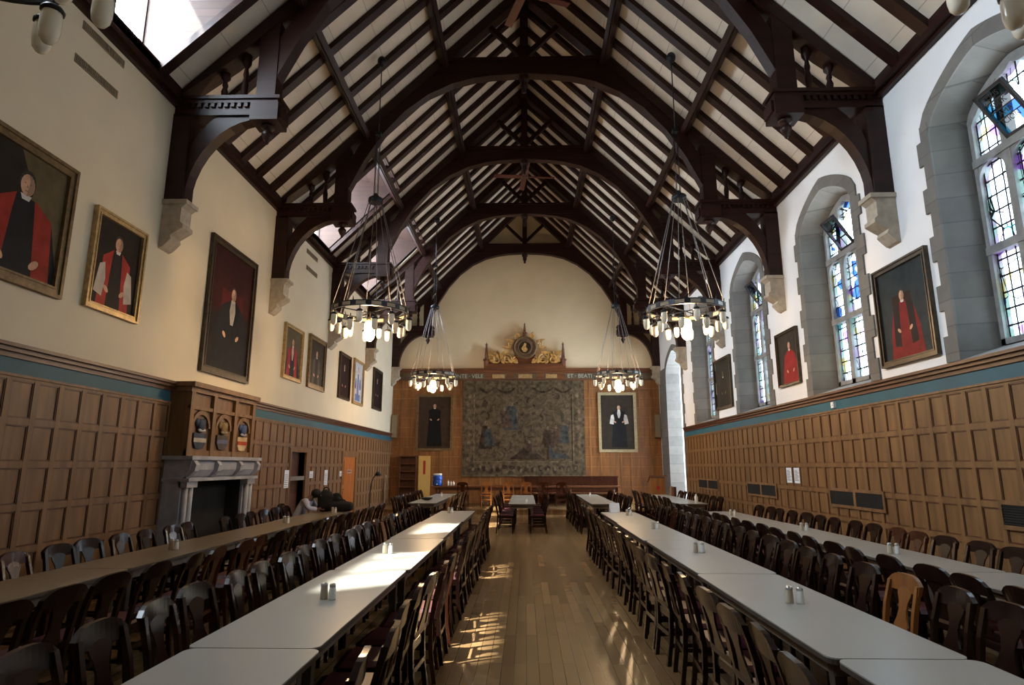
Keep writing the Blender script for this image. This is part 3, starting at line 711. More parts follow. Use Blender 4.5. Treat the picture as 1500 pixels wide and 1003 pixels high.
# ------------------------------------------------------------------ framed portraits
def onwall(side, c):
    """(location, rotation) for a thing hung at along-wall coordinate c"""
    if side == 'L': return (-W+0.001, c, 0), PI/2
    if side == 'R': return (W-0.001, c, 0), -PI/2
    return (c, YE-0.045, 0), 0.0
def portrait(side, a0, a1, z0, z1, fm, fw, bg, label, robe=(0.01, 0.01, 0.012), accent=None, sleeve=None, skin=(0.56, 0.33, 0.22), pose='half', cu=0.0, hs=0.13, hv=0.78, hair=(0.05, 0.04, 0.035), chair=None, bg2=None, extra=None, lapel=None, bw=1.3):
    c = (a0+a1)/2; w = a1-a0; h = z1-z0
    loc, rr = onwall(side, c)
    t = thing('framed_portrait', label, 'painting', (loc[0], loc[1], z0), rr, 'portraits on the walls')
    m = MB(); d = 0.07
    def ring(e0, e1, dd):
        for P in ([(-w/2+e0, e0), (w/2-e0, e0), (w/2-e1, e1), (-w/2+e1, e1)], [(-w/2+e0, h-e0), (w/2-e0, h-e0), (w/2-e1, h-e1), (-w/2+e1, h-e1)],
                  [(-w/2+e0, e0), (-w/2+e1, e1), (-w/2+e1, h-e1), (-w/2+e0, h-e0)], [(w/2-e0, e0), (w/2-e1, e1), (w/2-e1, h-e1), (w/2-e0, h-e0)]):
            m.prism(P, 'Y', -dd, 0)
    ring(0, fw*0.35, d); ring(fw*0.35, fw*0.8, d*0.7); ring(fw*0.8, fw, d*0.85)
    m.build('frame', M[fm], t)
    iw, ih = w-2*fw, h-2*fw
    mats = [paint(bg)]; m = MB(); y = -0.02
    m.box(-iw/2, iw/2, y, -0.005, fw, h-fw)
    def layer(col):
        nonlocal y
        y -= 0.0006
        mm = paint(col)
        if mm not in mats: mats.append(mm)
        m.cur = mats.index(mm)
    U = lambda u: max(-iw/2, min(iw/2, u*iw)); V = lambda v: fw+max(0, min(1, v))*ih
    asp = iw/ih
    def P(pts): m.poly([(U(u), y, V(v)) for u, v in pts])
    if bg2:
        layer(bg2); P([(0.02, 0.25), (0.5, 0.1), (0.5, 1), (-0.1, 1), (0.1, 0.7)])
    if extra == 'red_drape': layer((0.035, 0.008, 0.008)); P([(-0.5, 0.45), (0.5, 0.5), (0.5, 1), (-0.5, 1)])
    k = hs/asp                                    # head half-width in u for a head of half-height hs/...
    r_h = hs*0.5; r_w0 = r_h*0.78/asp; r_w = r_w0*bw
    if chair:
        layer(chair); P([(cu-3.1*r_w, hv-5*r_h), (cu+2.8*r_w, hv-5*r_h), (cu+2.6*r_w, hv+0.2*r_h), (cu-2.9*r_w, hv+0.3*r_h)])
    layer(robe)
    if pose == 'stand':
        P([(cu-3.4*r_w, 0.04), (cu+3.4*r_w, 0.04), (cu+2.6*r_w, hv-5*r_h), (cu+2.7*r_w, hv-2.2*r_h), (cu+0.9*r_w, hv-1.1*r_h), (cu-0.9*r_w, hv-1.1*r_h), (cu-2.7*r_w, hv-2.2*r_h), (cu-2.6*r_w, hv-5*r_h)])
    else:
        P([(cu-4.6*r_w, 0.0), (cu+4.8*r_w, 0.0), (cu+4.2*r_w, hv-6*r_h), (cu+2.9*r_w, hv-2.3*r_h), (cu+0.9*r_w, hv-1.1*r_h), (cu-0.9*r_w, hv-1.1*r_h), (cu-2.9*r_w, hv-2.3*r_h), (cu-4.0*r_w, hv-6*r_h)])
    if accent:
        layer(accent)
        P([(cu-0.9*r_w, hv-1.0*r_h), (cu-2.9*r_w, hv-2.2*r_h), (cu-3.4*r_w, hv-9*r_h), (cu-1.5*r_w, hv-9.3*r_h), (cu-1.1*r_w, hv-2.6*r_h)])
        P([(cu+0.9*r_w, hv-1.0*r_h), (cu+2.9*r_w, hv-2.2*r_h), (cu+3.4*r_w, hv-9*r_h), (cu+1.6*r_w, hv-9.3*r_h), (cu+1.1*r_w, hv-2.6*r_h)])
    if sleeve:
        layer(sleeve)
        for s in (-1, 1):
            P([(cu+s*2.4*r_w, hv-3.0*r_h), (cu+s*3.4*r_w, hv-3.4*r_h), (cu+s*4.1*r_w, hv-7.0*r_h), (cu+s*2.4*r_w, hv-7.4*r_h), (cu+s*2.0*r_w, hv-5*r_h)])
    if lapel:
        layer(lapel)
        P([(cu-0.5*r_w, hv-1.0*r_h), (cu+0.5*r_w, hv-1.0*r_h), (cu+0.75*r_w, hv-2.6*r_h), (cu+0.35*r_w, hv-4.6*r_h), (cu-0.35*r_w, hv-4.6*r_h), (cu-0.75*r_w, hv-2.6*r_h)])
    layer((0.6, 0.58, 0.55)); P([(cu-0.55*r_w, hv-0.9*r_h), (cu+0.55*r_w, hv-0.9*r_h), (cu+0.35*r_w, hv-1.35*r_h), (cu-0.35*r_w, hv-1.35*r_h)])
    r_w = r_w0
    layer(hair); m.disc2(U(cu), V(hv+0.16*r_h), r_w*iw*1.06, r_h*ih*1.0, y)
    layer(skin); m.disc2(U(cu), V(hv-0.08*r_h), r_w*iw*0.9, r_h*ih*0.92, y)
    for s in (-1, 1):
        m.disc2(U(cu+s*1.7*r_w0*bw), V(hv-6.3*r_h), r_w*iw*0.75, r_h*ih*0.32, y, 10, s*0.7)
    layer(tuple(c*0.62 for c in skin)); m.poly([(U(cu+r_w*0.86*math.cos(q)), y, V(hv-0.08*r_h+r_h*0.9*math.sin(q))) for q in [-PI/2+PI*k/10 for k in range(11)]]+[(U(cu+0.25*r_w), y, V(hv+0.3*r_h)), (U(cu+0.12*r_w), y, V(hv-0.3*r_h))])
    layer(tuple(c*0.4 for c in skin))
    for s in (-1, 1): m.disc2(U(cu+s*0.36*r_w), V(hv+0.05*r_h), r_w*iw*0.14, r_h*ih*0.05, y, 8)
    P([(cu-0.3*r_w, hv-0.55*r_h), (cu+0.3*r_w, hv-0.55*r_h), (cu+0.25*r_w, hv-0.62*r_h), (cu-0.25*r_w, hv-0.62*r_h)])
    P([(cu-0.06*r_w, hv), (cu+0.1*r_w, hv-0.3*r_h), (cu-0.1*r_w, hv-0.3*r_h)])
    m.build('canvas', mats, t)
    return t
dk = (0.016, 0.012, 0.010)
portrait('L', 5.78, 7.23, 3.76, 5.46, 'brown_frame', 0.13, (0.022, 0.017, 0.013), 'large portrait of a balding man in black gown and red hood', (0.013, 0.013, 0.016), (0.28, 0.03, 0.02), None, cu=0.02, hs=0.2, hv=0.74, bg2=(0.11, 0.085, 0.045))
portrait('L', 7.64, 8.75, 3.80, 5.20, 'gilt_frame', 0.09, (0.018, 0.012, 0.010), 'gilt framed portrait of a man with glasses in white and scarlet robes', (0.014, 0.01, 0.012), (0.34, 0.035, 0.03), (0.5, 0.42, 0.36), cu=0.0, hs=0.18, hv=0.77, lapel=(0.02, 0.015, 0.02), bw=1.15)
portrait('L', 10.63, 12.53, 3.40, 5.98, 'dark_frame', 0.13, (0.02, 0.013, 0.013), 'very large dark portrait of a seated figure above the fireplace', (0.014, 0.014, 0.017), None, None, cu=0.05, hs=0.115, hv=0.66, bw=1.5, chair=(0.08, 0.010, 0.010), extra='red_drape', lapel=(0.5, 0.46, 0.4))
portrait('L', 14.30, 15.51, 3.80, 5.15, 'gilt_frame', 0.09, (0.10, 0.08, 0.05), 'portrait in pale gilt frame of a sitter with bright red hood', (0.012, 0.014, 0.022), (0.36, 0.03, 0.03), None, cu=0.0, hs=0.17, hv=0.74, lapel=(0.55, 0.42, 0.33))
portrait('L', 16.00, 17.36, 3.79, 5.23, 'brown_frame', 0.13, (0.03, 0.025, 0.018), 'broad framed dark portrait hanging next to the red-hooded one', (0.018, 0.016, 0.018), (0.07, 0.055, 0.04), None, cu=0.0, hs=0.16, hv=0.72)
portrait('L', 18.73, 19.93, 3.80, 5.25, 'dark_frame', 0.09, (0.022, 0.012, 0.012), 'dark brown portrait beside the pale blue picture', (0.03, 0.014, 0.016), None, None, cu=0.0, hs=0.15, hv=0.74)
portrait('L', 20.33, 21.59, 3.78, 5.32, 'gilt_frame', 0.09, (0.36, 0.40, 0.46), 'pale blue and white picture of a robed figure', (0.10, 0.15, 0.32), (0.5, 0.5, 0.5), (0.05, 0.08, 0.22), pose='stand', cu=0.0, hs=0.13, hv=0.8)
portrait('L', 23.02, 24.42, 3.85, 5.43, 'dark_frame', 0.1, (0.014, 0.010, 0.010), 'very dark portrait next to the corner of the end wall', (0.02, 0.01, 0.01), None, None, cu=0.0, hs=0.13, hv=0.75)
portrait('R', 8.53, 9.90, 3.27, 4.86, 'dark_frame', 0.09, (0.022, 0.032, 0.036), 'portrait of a seated figure in scarlet gown between two tall windows', (0.18, 0.014, 0.016), (0.02, 0.012, 0.014), None, cu=-0.02, hs=0.12, hv=0.68, chair=(0.03, 0.015, 0.012))
portrait('R', 12.88, 13.98, 3.46, 4.67, 'dark_frame', 0.05, (0.035, 0.028, 0.022), 'thin framed portrait of a man in a long red gown', (0.26, 0.02, 0.022), None, None, cu=0.08, hs=0.16, hv=0.74)
portrait('R', 17.20, 18.70, 3.37, 4.84, 'dark_frame', 0.06, (0.02, 0.02, 0.017), 'blackened portrait on the window wall past the red-gowned man', (0.012, 0.012, 0.012), None, None, cu=0.0, hs=0.13, hv=0.7, skin=(0.12, 0.09, 0.06))
portrait('E', -4.73, -3.13, 2.37, 4.78, 'brown_frame', 0.1, (0.045, 0.028, 0.018), 'dim full-length portrait in black to the fireplace side of the tapestry', (0.008, 0.008, 0.009), None, None, pose='stand', cu=0.0, hs=0.085, hv=0.82)
portrait('E', 3.13, 4.77, 2.30, 4.85, 'pale_gilt', 0.12, (0.035, 0.027, 0.02), 'full-length portrait of a cleric in white sleeves to the window side of the tapestry', (0.012, 0.012, 0.014), None, (0.6, 0.58, 0.55), pose='stand', cu=0.05, hs=0.085, hv=0.77, lapel=(0.55, 0.55, 0.52))

# ------------------------------------------------------------------ tapestry
t = thing('tapestry', 'great faded brown tapestry of figures filling the end wall', 'tapestry', (-0.085, YE-0.05, 1.29))
TW, TH = 5.25, 4.10
m = MB()
nx, nz = 60, 4
for k in range(nx):
    x0, x1 = -TW/2+TW*k/nx, -TW/2+TW*(k+1)/nx
    f = lambda x: -0.02-0.012*math.sin(x*5)
    m.hexa([(x0, f(x0)-0.012, 0), (x1, f(x1)-0.012, 0), (x1, f(x1), 0), (x0, f(x0), 0), (x0, f(x0)-0.012, TH), (x1, f(x1)-0.012, TH), (x1, f(x1), TH), (x0, f(x0), TH)])
m.build('woven_field', M['tapestry'], t)
m = MB(); yb = -0.048
def rect(x0, x1, z0, z1, y): m.poly([(x0, y, z0), (x1, y, z0), (x1, y, z1), (x0, y, z1)])
rect(-TW/2, -TW/2+0.5, 0, TH, yb); rect(TW/2-0.5, TW/2, 0, TH, yb); rect(-TW/2+0.5, TW/2-0.5, 0, 0.62, yb); rect(-TW/2+0.5, TW/2-0.5, TH-0.62, TH, yb)
m.cur = 1
for q in (0.46, 0.5): pass
rect(-TW/2+0.48, TW/2-0.48, 0.6, 0.64, yb-0.001); rect(-TW/2+0.48, -TW/2+0.52, 0.6, TH-0.6, yb-0.001); rect(TW/2-0.52, TW/2-0.48, 0.6, TH-0.6, yb-0.001)
rect(-TW/2+0.02, TW/2-0.02, 0.02, 0.05, yb-0.001)
m.cur = 2
def swag(x0, x1, z, dp, th):
    n = 10; A = []
    for k in range(n+1):
        u = k/n; A.append((x0+(x1-x0)*u, z-dp*4*u*(1-u)))
    for (a, b), (c, d) in zip(A, A[1:]): m.poly([(a, yb-0.0015, b), (c, yb-0.0015, d), (c, yb-0.0015, d-th), (a, yb-0.0015, b-th)])
for x0, x1 in ((-1.9, -1.3), (-1.2, -0.35), (0.4, 1.3), (1.35, 2.1)): swag(x0, x1, TH-0.28, 0.2, 0.09)
rng = random.Random(3)
for k in range(16): m.disc2(-2.3+k*0.3, 0.3+rng.uniform(-0.1, 0.1), 0.09, 0.13, yb-0.0015, 10, rng.uniform(0, 3))
m.cur = 3
for k in range(16): m.disc2(-2.15+k*0.29, 0.32+rng.uniform(-0.12, 0.12), 0.06, 0.08, yb-0.002, 10)
for s in (-1, 1):
    for k in range(9): m.disc2(s*(TW/2-0.25)+rng.uniform(-0.08, 0.08), 0.7+k*0.34, 0.08, 0.1, yb-0.002, 10)
m.build('border', [M['tap_border'], M['tap_line'], M['tap_dark'], M['tap_pale']], t)
m = MB(); fy = -0.047
def fig(x, z, h, body, lean=0.0, arm=0.1):
    global fy
    fy -= 0.002
    m.cur = body; w = h*0.24
    m.poly([(x-w, fy, z), (x+w, fy, z), (x+w*0.7+lean, fy, z+h*0.55), (x+w*0.55+lean, fy, z+h*0.82), (x-w*0.55+lean, fy, z+h*0.82), (x-w*0.8+lean, fy, z+h*0.5)])
    m.poly([(x+lean, fy-0.001, z+h*0.75), (x+lean+arm*2, fy-0.001, z+h*0.7), (x+lean+arm*2, fy-0.001, z+h*0.62), (x+lean, fy-0.001, z+h*0.55)])
    m.cur = 3; m.disc2(x+lean, z+h*0.91, h*0.075, h*0.1, fy-0.0015, 10)
fig(-1.65, 1.15, 1.2, 0, 0.05); fig(-1.45, 1.25, 0.9, 1, -0.05, -0.15); fig(-0.52, 1.95, 1.25, 1, 0.0, 0.12); fig(-0.7, 2.05, 0.9, 2, -0.1, -0.1)
fig(1.1, 1.2, 0.9, 0, -0.05, 0.1); fig(1.35, 1.35, 0.8, 2, 0.05); fig(1.75, 1.4, 0.9, 1); fig(0.1, 0.8, 0.7, 2, 0.15, 0.2)
fy -= 0.002; m.cur = 0
m.poly([(-0.6, fy, 0.72), (0.9, fy, 0.72), (0.6, fy, 0.95), (0.25, fy, 0.98), (0.0, fy, 1.22), (-0.25, fy, 0.98)])
m.cur = 1; m.poly([(1.05, fy, 0.75), (1.9, fy, 0.75), (1.8, fy, 0.95), (1.3, fy, 1.0), (1.1, fy, 1.35)])
m.build('woven_figures', [M['tap_dark'], M['tap_blue'], M['tap_red'], M['tap_pale']], t)

# ------------------------------------------------------------------ carved crest
t = thing('carved_crest', 'gilded carved crest with roundel standing on the end wall cornice', 'carving', (-0.02, YE-0.175, 5.90))
m = MB(); m.box(-1.78, 1.78, -0.09, 0.12, 0, 0.10); m.box(-1.74, 1.74, -0.06, 0.12, 0.10, 0.17); m.box(-1.78, 1.78, -0.08, 0.12, 0.17, 0.20); m.build('base', M['oak_dark_end'], t)
def finial(x, z0, z1, w):
    m = MB(); h = z1-z0
    m.lathe([(w, 0), (w, h*0.22), (w*1.35, h*0.24), (w*1.35, h*0.28), (w*0.75, h*0.32), (w*0.55, h*0.6), (w*0.32, h*0.85), (w*0.5, h*0.88), (w*0.15, h*0.94), (0.001, h)], (x, 0.02, z0), 8, False)
    m.build('finial', M['oak_dark_end'], t)
finial(-1.68, 0.1, 1.2, 0.11); finial(1.68, 0.1, 1.2, 0.11); finial(0, 1.42, 2.06, 0.08)
m = MB(); cz = 0.93
def ringm(R, r0): m.tube([(R*math.cos(2*PI*k/32), 0, cz+R*math.sin(2*PI*k/32)) for k in range(33)], r0, 8, False)
ringm(0.47, 0.055); ringm(0.29, 0.035); m.build('roundel_ring', M['brown_frame'], t)
m = MB(); m.prism([(0.47*math.cos(2*PI*k/32), cz+0.47*math.sin(2*PI*k/32)) for k in range(32)], 'Y', 0.0, 0.06)
m.build('roundel', paint((0.16, 0.10, 0.07)), t)
m = MB(); m.prism([(0.29*math.cos(2*PI*k/32), cz+0.29*math.sin(2*PI*k/32)) for k in range(32)], 'Y', -0.02, 0.0); m.build('shield_disc', M['tap_dark'], t)
m = MB()
m.prism([(-0.05, cz-0.2), (0.06, cz-0.2), (0.13, cz-0.08), (0.05, cz+0.02), (0.08, cz+0.15), (0.0, cz+0.2), (-0.07, cz+0.08), (-0.15, cz-0.05)], 'Y', -0.04, -0.02); m.build('emblem', M['gold'], t)
m = MB()
def scroll(cx, cz_, R, a0, turns, dirn, r0):
    n = 26; P = []
    for k in range(n):
        u = k/(n-1); a = a0+dirn*turns*2*PI*u; rr = R*(1-0.8*u)
        P.append((cx+rr*math.cos(a), -0.0, cz_+rr*math.sin(a)))
    m.tube(P, [r0*(1-0.5*k/n) for k in range(n)], 7)
def leaf(x, z, L, a, w):
    ca, sa = math.cos(a), math.sin(a)
    pts = [(0, -w*0.4), (L*0.35, -w), (L*0.75, -w*0.5), (L, 0), (L*0.7, w*0.6), (L*0.3, w), (0, w*0.4)]
    m.prism([(x+p*ca-q*sa, z+p*sa+q*ca) for p, q in pts], 'Y', -0.045, 0.03)
for s in (-1, 1):
    scroll(s*0.78, 0.42, 0.22, PI/2, 1.4, s, 0.045); scroll(s*1.22, 0.40, 0.20, PI/2, 1.4, -s, 0.045); scroll(s*1.0, 0.62, 0.14, 0, 1.2, s, 0.035)
    scroll(s*0.62, 1.12, 0.15, -PI/2, 1.3, s, 0.04); scroll(s*1.48, 0.42, 0.16, PI/2, 1.3, s, 0.04); scroll(s*0.42, 0.36, 0.14, PI/2, 1.3, -s, 0.04)
    scroll(s*0.36, 1.42, 0.13, -PI/2, 1.2, -s, 0.04)
    for x, z, L, a in ((0.5, 1.2, 0.42, 0.25), (0.62, 0.92, 0.35, 0.1), (0.72, 0.72, 0.4, -0.1), (1.1, 0.68, 0.3, 0.2), (1.35, 0.68, 0.3, 0.35), (1.3, 0.25, 0.3, 0.6), (0.9, 0.22, 0.3, 0.9), (0.55, 0.24, 0.32, 0.8), (1.0, 0.35, 0.28, 1.4), (0.2, 1.4, 0.3, 0.9), (0.3, 0.25, 0.35, 0.4), (1.5, 0.55, 0.3, 1.2), (1.2, 0.5, 0.32, 1.6)):
        leaf(s*x, z, L, a if s > 0 else PI-a, 0.07)
m.build('gilt_foliage', M['gold'], t)
m = MB(); m.prism([(-1.62, 0.2), (1.62, 0.2), (1.6, 0.36), (0.5, 0.40), (0.42, 0.8), (0.3, 1.38), (-0.3, 1.38), (-0.42, 0.8), (-0.5, 0.40), (-1.6, 0.36)], 'Y', 0.06, 0.10); m.build('back_board', M['oak_dark_end'], t)

# ------------------------------------------------------------------ fireplace
fc = (FPY[0]+FPY[1])/2
t = thing('fireplace', 'carved grey stone fireplace with oak overmantel bearing painted shields', 'fireplace', (-W, fc, 0), PI/2)
hw = (FPY[1]-FPY[0])/2
for s in (-1, 1):
    m = MB(); m.box(*sorted((s*hw, s*(hw-0.30))), -0.34, 0, 0, 1.5); m.box(*sorted((s*(hw-0.02), s*(hw-0.26))), -0.42, -0.34, 0, 0.25)
    m.tube([(s*(hw-0.07), -0.38, 0.25), (s*(hw-0.07), -0.38, 1.42)], 0.045, 10); m.tube([(s*(hw-0.22), -0.38, 0.25), (s*(hw-0.22), -0.38, 1.42)], 0.045, 10)
    m.box(*sorted((s*hw, s*(hw-0.32))), -0.44, -0.3, 1.4, 1.52)
    m.build('stone_jamb', M['grey_stone'], t)
m = MB(); m.box(-hw, hw, -0.36, 0, 1.5, 1.86)
m.prism([(-0.36, 1.56), (-0.40, 1.58), (-0.46, 1.68), (-0.47, 1.80), (-0.42, 1.84), (-0.36, 1.84)], 'X', -hw, hw)
m.box(-hw-0.06, hw+0.06, -0.52, 0, 1.84, 1.90); m.box(-hw-0.03, hw+0.03, -0.48, 0, 1.50, 1.55); m.build('stone_lintel', M['grey_stone'], t)
for x in (-hw+0.08, -hw/3, hw/3, hw-0.08):
    m = MB(); m.prism([(-0.47, 1.6), (-0.53, 1.66), (-0.55, 1.76), (-0.50, 1.83), (-0.44, 1.83), (-0.40, 1.55)], 'X', x-0.06, x+0.06); m.build('console', M['grey_stone'], t)
m = MB(); m.box(-hw+0.3, hw-0.3, -0.03, -0.005, 0, 1.5); m.box(-hw+0.29, -hw+0.33, -0.3, 0, 0, 1.5); m.box(hw-0.33, hw-0.29, -0.3, 0, 0, 1.5); m.build('firebox', M['soot'], t)
m = MB(); m.box(-hw-0.05, hw+0.05, -0.55, -0.3, 0, 0.04); m.build('hearth', M['grey_stone'], t)
m = MB(); hw2 = hw-0.03
m.box(-hw2, hw2, -0.30, 0, 1.90, 2.94); m.box(-hw2-0.05, hw2+0.05, -0.42, 0, 3.02, 3.10); m.box(-hw2-0.02, hw2+0.02, -0.36, 0, 2.94, 3.02)
for x in (-hw2+0.06, -hw2/3, hw2/3, hw2-0.06): m.box(x-0.06, x+0.06, -0.36, -0.3, 1.9, 2.94)
m.box(-hw2, hw2, -0.35, -0.3, 1.9, 2.0); m.box(-hw2, hw2, -0.35, -0.3, 2.66, 2.72); m.build('overmantel', M['oak'], t)
for i in range(3):
    x = (-2/3+i*2/3)*hw2*0.97
    m = MB(); n = 10; z0 = 2.55
    P = [(x+0.24*math.cos(PI*k/n), z0-0.18+0.22*math.sin(PI*k/n)) for k in range(n+1)]; Q = [(x+0.30*math.cos(PI*k/n), z0-0.18+0.29*math.sin(PI*k/n)) for k in range(n+1)]
    for k in range(n): m.prism([P[k], P[k+1], Q[k+1], Q[k]], 'Y', -0.34, -0.3)
    m.build('carved_arch', M['oak'], t)
    m = MB(); sh = [(x-0.2, 2.28), (x+0.2, 2.28), (x+0.2, 2.14), (x+0.12, 2.03), (x, 1.98 if False else 2.02), (x-0.12, 2.03), (x-0.2, 2.14)]
    m.prism(sh, 'Y', -0.335, -0.3)
    m.cur = 1; m.prism([(x-0.2, 2.20), (x+0.2, 2.20), (x+0.2, 2.13), (x-0.2, 2.13)], 'Y', -0.34, -0.335)
    m.cur = 2; m.ellipsoid((x, -0.33, 2.40), (0.10, 0.05, 0.12), 10, 6); m.ellipsoid((x-0.1, -0.32, 2.46), (0.07, 0.03, 0.07), 8, 5); m.ellipsoid((x+0.1, -0.32, 2.46), (0.07, 0.03, 0.07), 8, 5)
    m.cur = 3; m.ellipsoid((x, -0.35, 2.33), (0.14, 0.02, 0.03), 8, 5)
    cols = [(paint((0.05, 0.06, 0.09)), paint((0.4, 0.36, 0.3)), paint((0.04, 0.05, 0.08)), paint((0.45, 0.45, 0.45))), (paint((0.08, 0.07, 0.06)), paint((0.12, 0.13, 0.2)), paint((0.25, 0.17, 0.08)), paint((0.3, 0.25, 0.16))), (paint((0.55, 0.42, 0.25)), paint((0.4, 0.07, 0.03)), paint((0.06, 0.09, 0.2)), paint((0.5, 0.5, 0.5)))][i]
    m.build('painted_shield', list(cols), t)

# ------------------------------------------------------------------ chandeliers
def make_chandelier(label, top_z, x, y, lit=True):
    t = thing('ring_chandelier', label, 'chandelier', (x, y, 0), 0, 'iron ring chandeliers')
    R = 0.74; Z = 4.73; n = 16
    m = MB()
    for z0, z1, w in ((-0.055, -0.035, 0.03), (0.035, 0.055, 0.03)):
        K = 48
        for k in range(K):
            a, b = 2*PI*k/K, 2*PI*(k+1)/K
            P = []
            for zz in (z0, z1):
                for rr, an in ((R-w/2, a), (R+w/2, a), (R+w/2, b), (R-w/2, b)): P.append((rr*math.cos(an), rr*math.sin(an), Z+zz))
            m.hexa(P)
    for k in range(n):
        a = 2*PI*(k+0.5)/n
        c, s = math.cos(a), math.sin(a); q = 0.055
        m.hexa([((R-0.012)*c+q*s, (R-0.012)*s-q*c, Z-0.04), ((R+0.012)*c+q*s, (R+0.012)*s-q*c, Z-0.04), ((R+0.012)*c-q*s, (R+0.012)*s+q*c, Z-0.04), ((R-0.012)*c-q*s, (R-0.012)*s+q*c, Z-0.04),
                ((R-0.012)*c+q*s, (R-0.012)*s-q*c, Z+0.04), ((R+0.012)*c+q*s, (R+0.012)*s-q*c, Z+0.04), ((R+0.012)*c-q*s, (R+0.012)*s+q*c, Z+0.04), ((R-0.012)*c-q*s, (R-0.012)*s+q*c, Z+0.04)])
        m.tube([(R*c, R*s, Z+0.05), (R*c*1.03, R*s*1.03, Z+0.13)], [0.012, 0.004], 6)
    for k in range(2):
        a = PI*k/2+PI/4; m.beam((R*math.cos(a), R*math.sin(a), Z-0.02), (-R*math.cos(a), -R*math.sin(a), Z-0.02), 0.012, 0.02)
    m.build('iron_ring', M['iron'], t)
    m = MB()
    for k in range(n):
        a = 2*PI*k/n; c, s = math.cos(a), math.sin(a); q = 0.088
        m.hexa([((R-0.004)*c+q*s, (R-0.004)*s-q*c, Z-0.034), ((R+0.004)*c+q*s, (R+0.004)*s-q*c, Z-0.034), ((R+0.004)*c-q*s, (R+0.004)*s+q*c, Z-0.034), ((R-0.004)*c-q*s, (R-0.004)*s+q*c, Z-0.034),
                ((R-0.004)*c+q*s, (R-0.004)*s-q*c, Z+0.034), ((R+0.004)*c+q*s, (R+0.004)*s-q*c, Z+0.034), ((R+0.004)*c-q*s, (R+0.004)*s+q*c, Z+0.034), ((R-0.004)*c-q*s, (R-0.004)*s+q*c, Z+0.034)])
    m.build('glass_panels', M['panel_glass'], t)
    for k in range(n):
        a = 2*PI*k/n; rr, dz = (R+0.03, 0.0) if k % 2 == 0 else (R-0.17, -0.10)
        if k % 2: rr = R-0.14
        c = (rr*math.cos(a), rr*math.sin(a), Z-0.06+dz)
        lp = bpy.data.objects.new('lamp', None); COL.objects.link(lp); lp.parent = t; lp.location = c
        m = MB(); m.tube([(0, 0, 0.0), (0, 0, -0.08)], 0.01, 6)
        m.lathe([(0.012, -0.06), (0.05, -0.08), (0.066, -0.10), (0.066, -0.115), (0.055, -0.12)], (0, 0, 0), 12); m.build('lamp_cap', M['iron'], lp)
        m = MB(); m.lathe([(0.05, -0.112), (0.058, -0.15), (0.058, -0.24), (0.05, -0.29), (0.03, -0.32), (0.001, -0.33)], (0, 0, 0), 14); m.build('opal_shade', M['opal'], lp)
    m = MB(); m.tube([(0, 0, Z), (0, 0, Z-0.14)], 0.014, 8); m.lathe([(0.02, -0.10), (0.07, -0.14), (0.075, -0.19), (0.06, -0.20)], (0, 0, Z), 14); m.build('lamp_holder', M['gilt_frame'], t)
    m = MB(); m.lathe([(0.055, -0.195), (0.095, -0.24), (0.102, -0.32), (0.10, -0.46), (0.08, -0.54), (0.045, -0.58), (0.001, -0.59)], (0, 0, Z), 18); m.build('lit_lamp' if lit else 'centre_lamp', M['bulb' if lit else 'opal'], t)
    hz = 7.08
    m = MB(); m.lathe([(0.03, 0.16), (0.06, 0.10), (0.13, 0.06), (0.15, 0.04), (0.15, -0.04), (0.13, -0.05)], (0, 0, hz), 16); m.build('hub', M['iron'], t)
    for k in range(8):
        a = 2*PI*(k+0.5)/8; c, s = math.cos(a), math.sin(a)
        m = MB(); m.tube([(0.13*c, 0.13*s, hz-0.03), (R*c, R*s, Z+0.05)], 0.008, 5); m.build('suspension_rod', M['rod'], t)
    m = MB()
    for k in range(4):
        a = PI/4+PI*k/2; c, s = 0.05*math.cos(a), 0.05*math.sin(a); m.tube([(c, s, hz+0.08), (c, s, hz+1.5)], 0.007, 5)
    m.tube([(0, 0, hz+1.45), (0, 0, top_z-0.1)], 0.012, 6); m.box(-0.06, 0.06, -0.06, 0.06, hz+1.46, hz+1.52); m.build('hanging_rod', M['iron'], t)
    m = MB(); m.ellipsoid((0, 0, top_z-0.16), (0.10, 0.10, 0.12), 12, 8); m.build('ceiling_boss', M['iron'], t)
    return t
for (x, y, lab) in ((-3.06, 11.75, 'middle iron ring chandelier hanging on the fireplace side'), (3.14, 11.75, 'middle iron ring chandelier hanging on the window side'),
                    (-3.1, 20.45, 'distant iron ring chandelier in front of the dim black-robed portrait'), (3.1, 20.45, 'distant iron ring chandelier in front of the white-sleeved cleric portrait'),
                    (-3.1, 2.66, 'nearest iron ring chandelier cut off at the top beside the fireplace wall'), (3.1, 2.66, 'nearest iron ring chandelier cut off at the top beside the window wall')):
    make_chandelier(lab, rz(3.1)-0.1, x, y, y > 5)

# ceiling fans under the ridge
for y, lab, a0 in ((11.4, 'ceiling fan with brown blades high under the ridge, nearer one', 0.35), (19.9, 'ceiling fan with brown blades high under the ridge, farther one', 0.1)):
    t = thing('ceiling_fan', lab, 'ceiling fan', (0, y, 0), 0, 'ceiling fans under the ridge')
    m = MB(); m.tube([(0, 0, 11.75), (0, 0, rz(0)-0.6)], 0.02, 8); m.build('down_rod', M['iron'], t)
    m = MB(); m.lathe([(0.04, 0.14), (0.12, 0.10), (0.14, 0.0), (0.12, -0.08), (0.05, -0.12), (0.001, -0.13)], (0, 0, 11.68), 16); m.build('motor', M['fan'], t)
    for k in range(4):
        b = MB(); b.box(0.13, 1.05, -0.09, 0.09, -0.008, 0.008); o = b.build('blade', M['fan'], t); o.location = (0, 0, 11.62); o.rotation_euler = (0.2, 0, a0+k*PI/2)

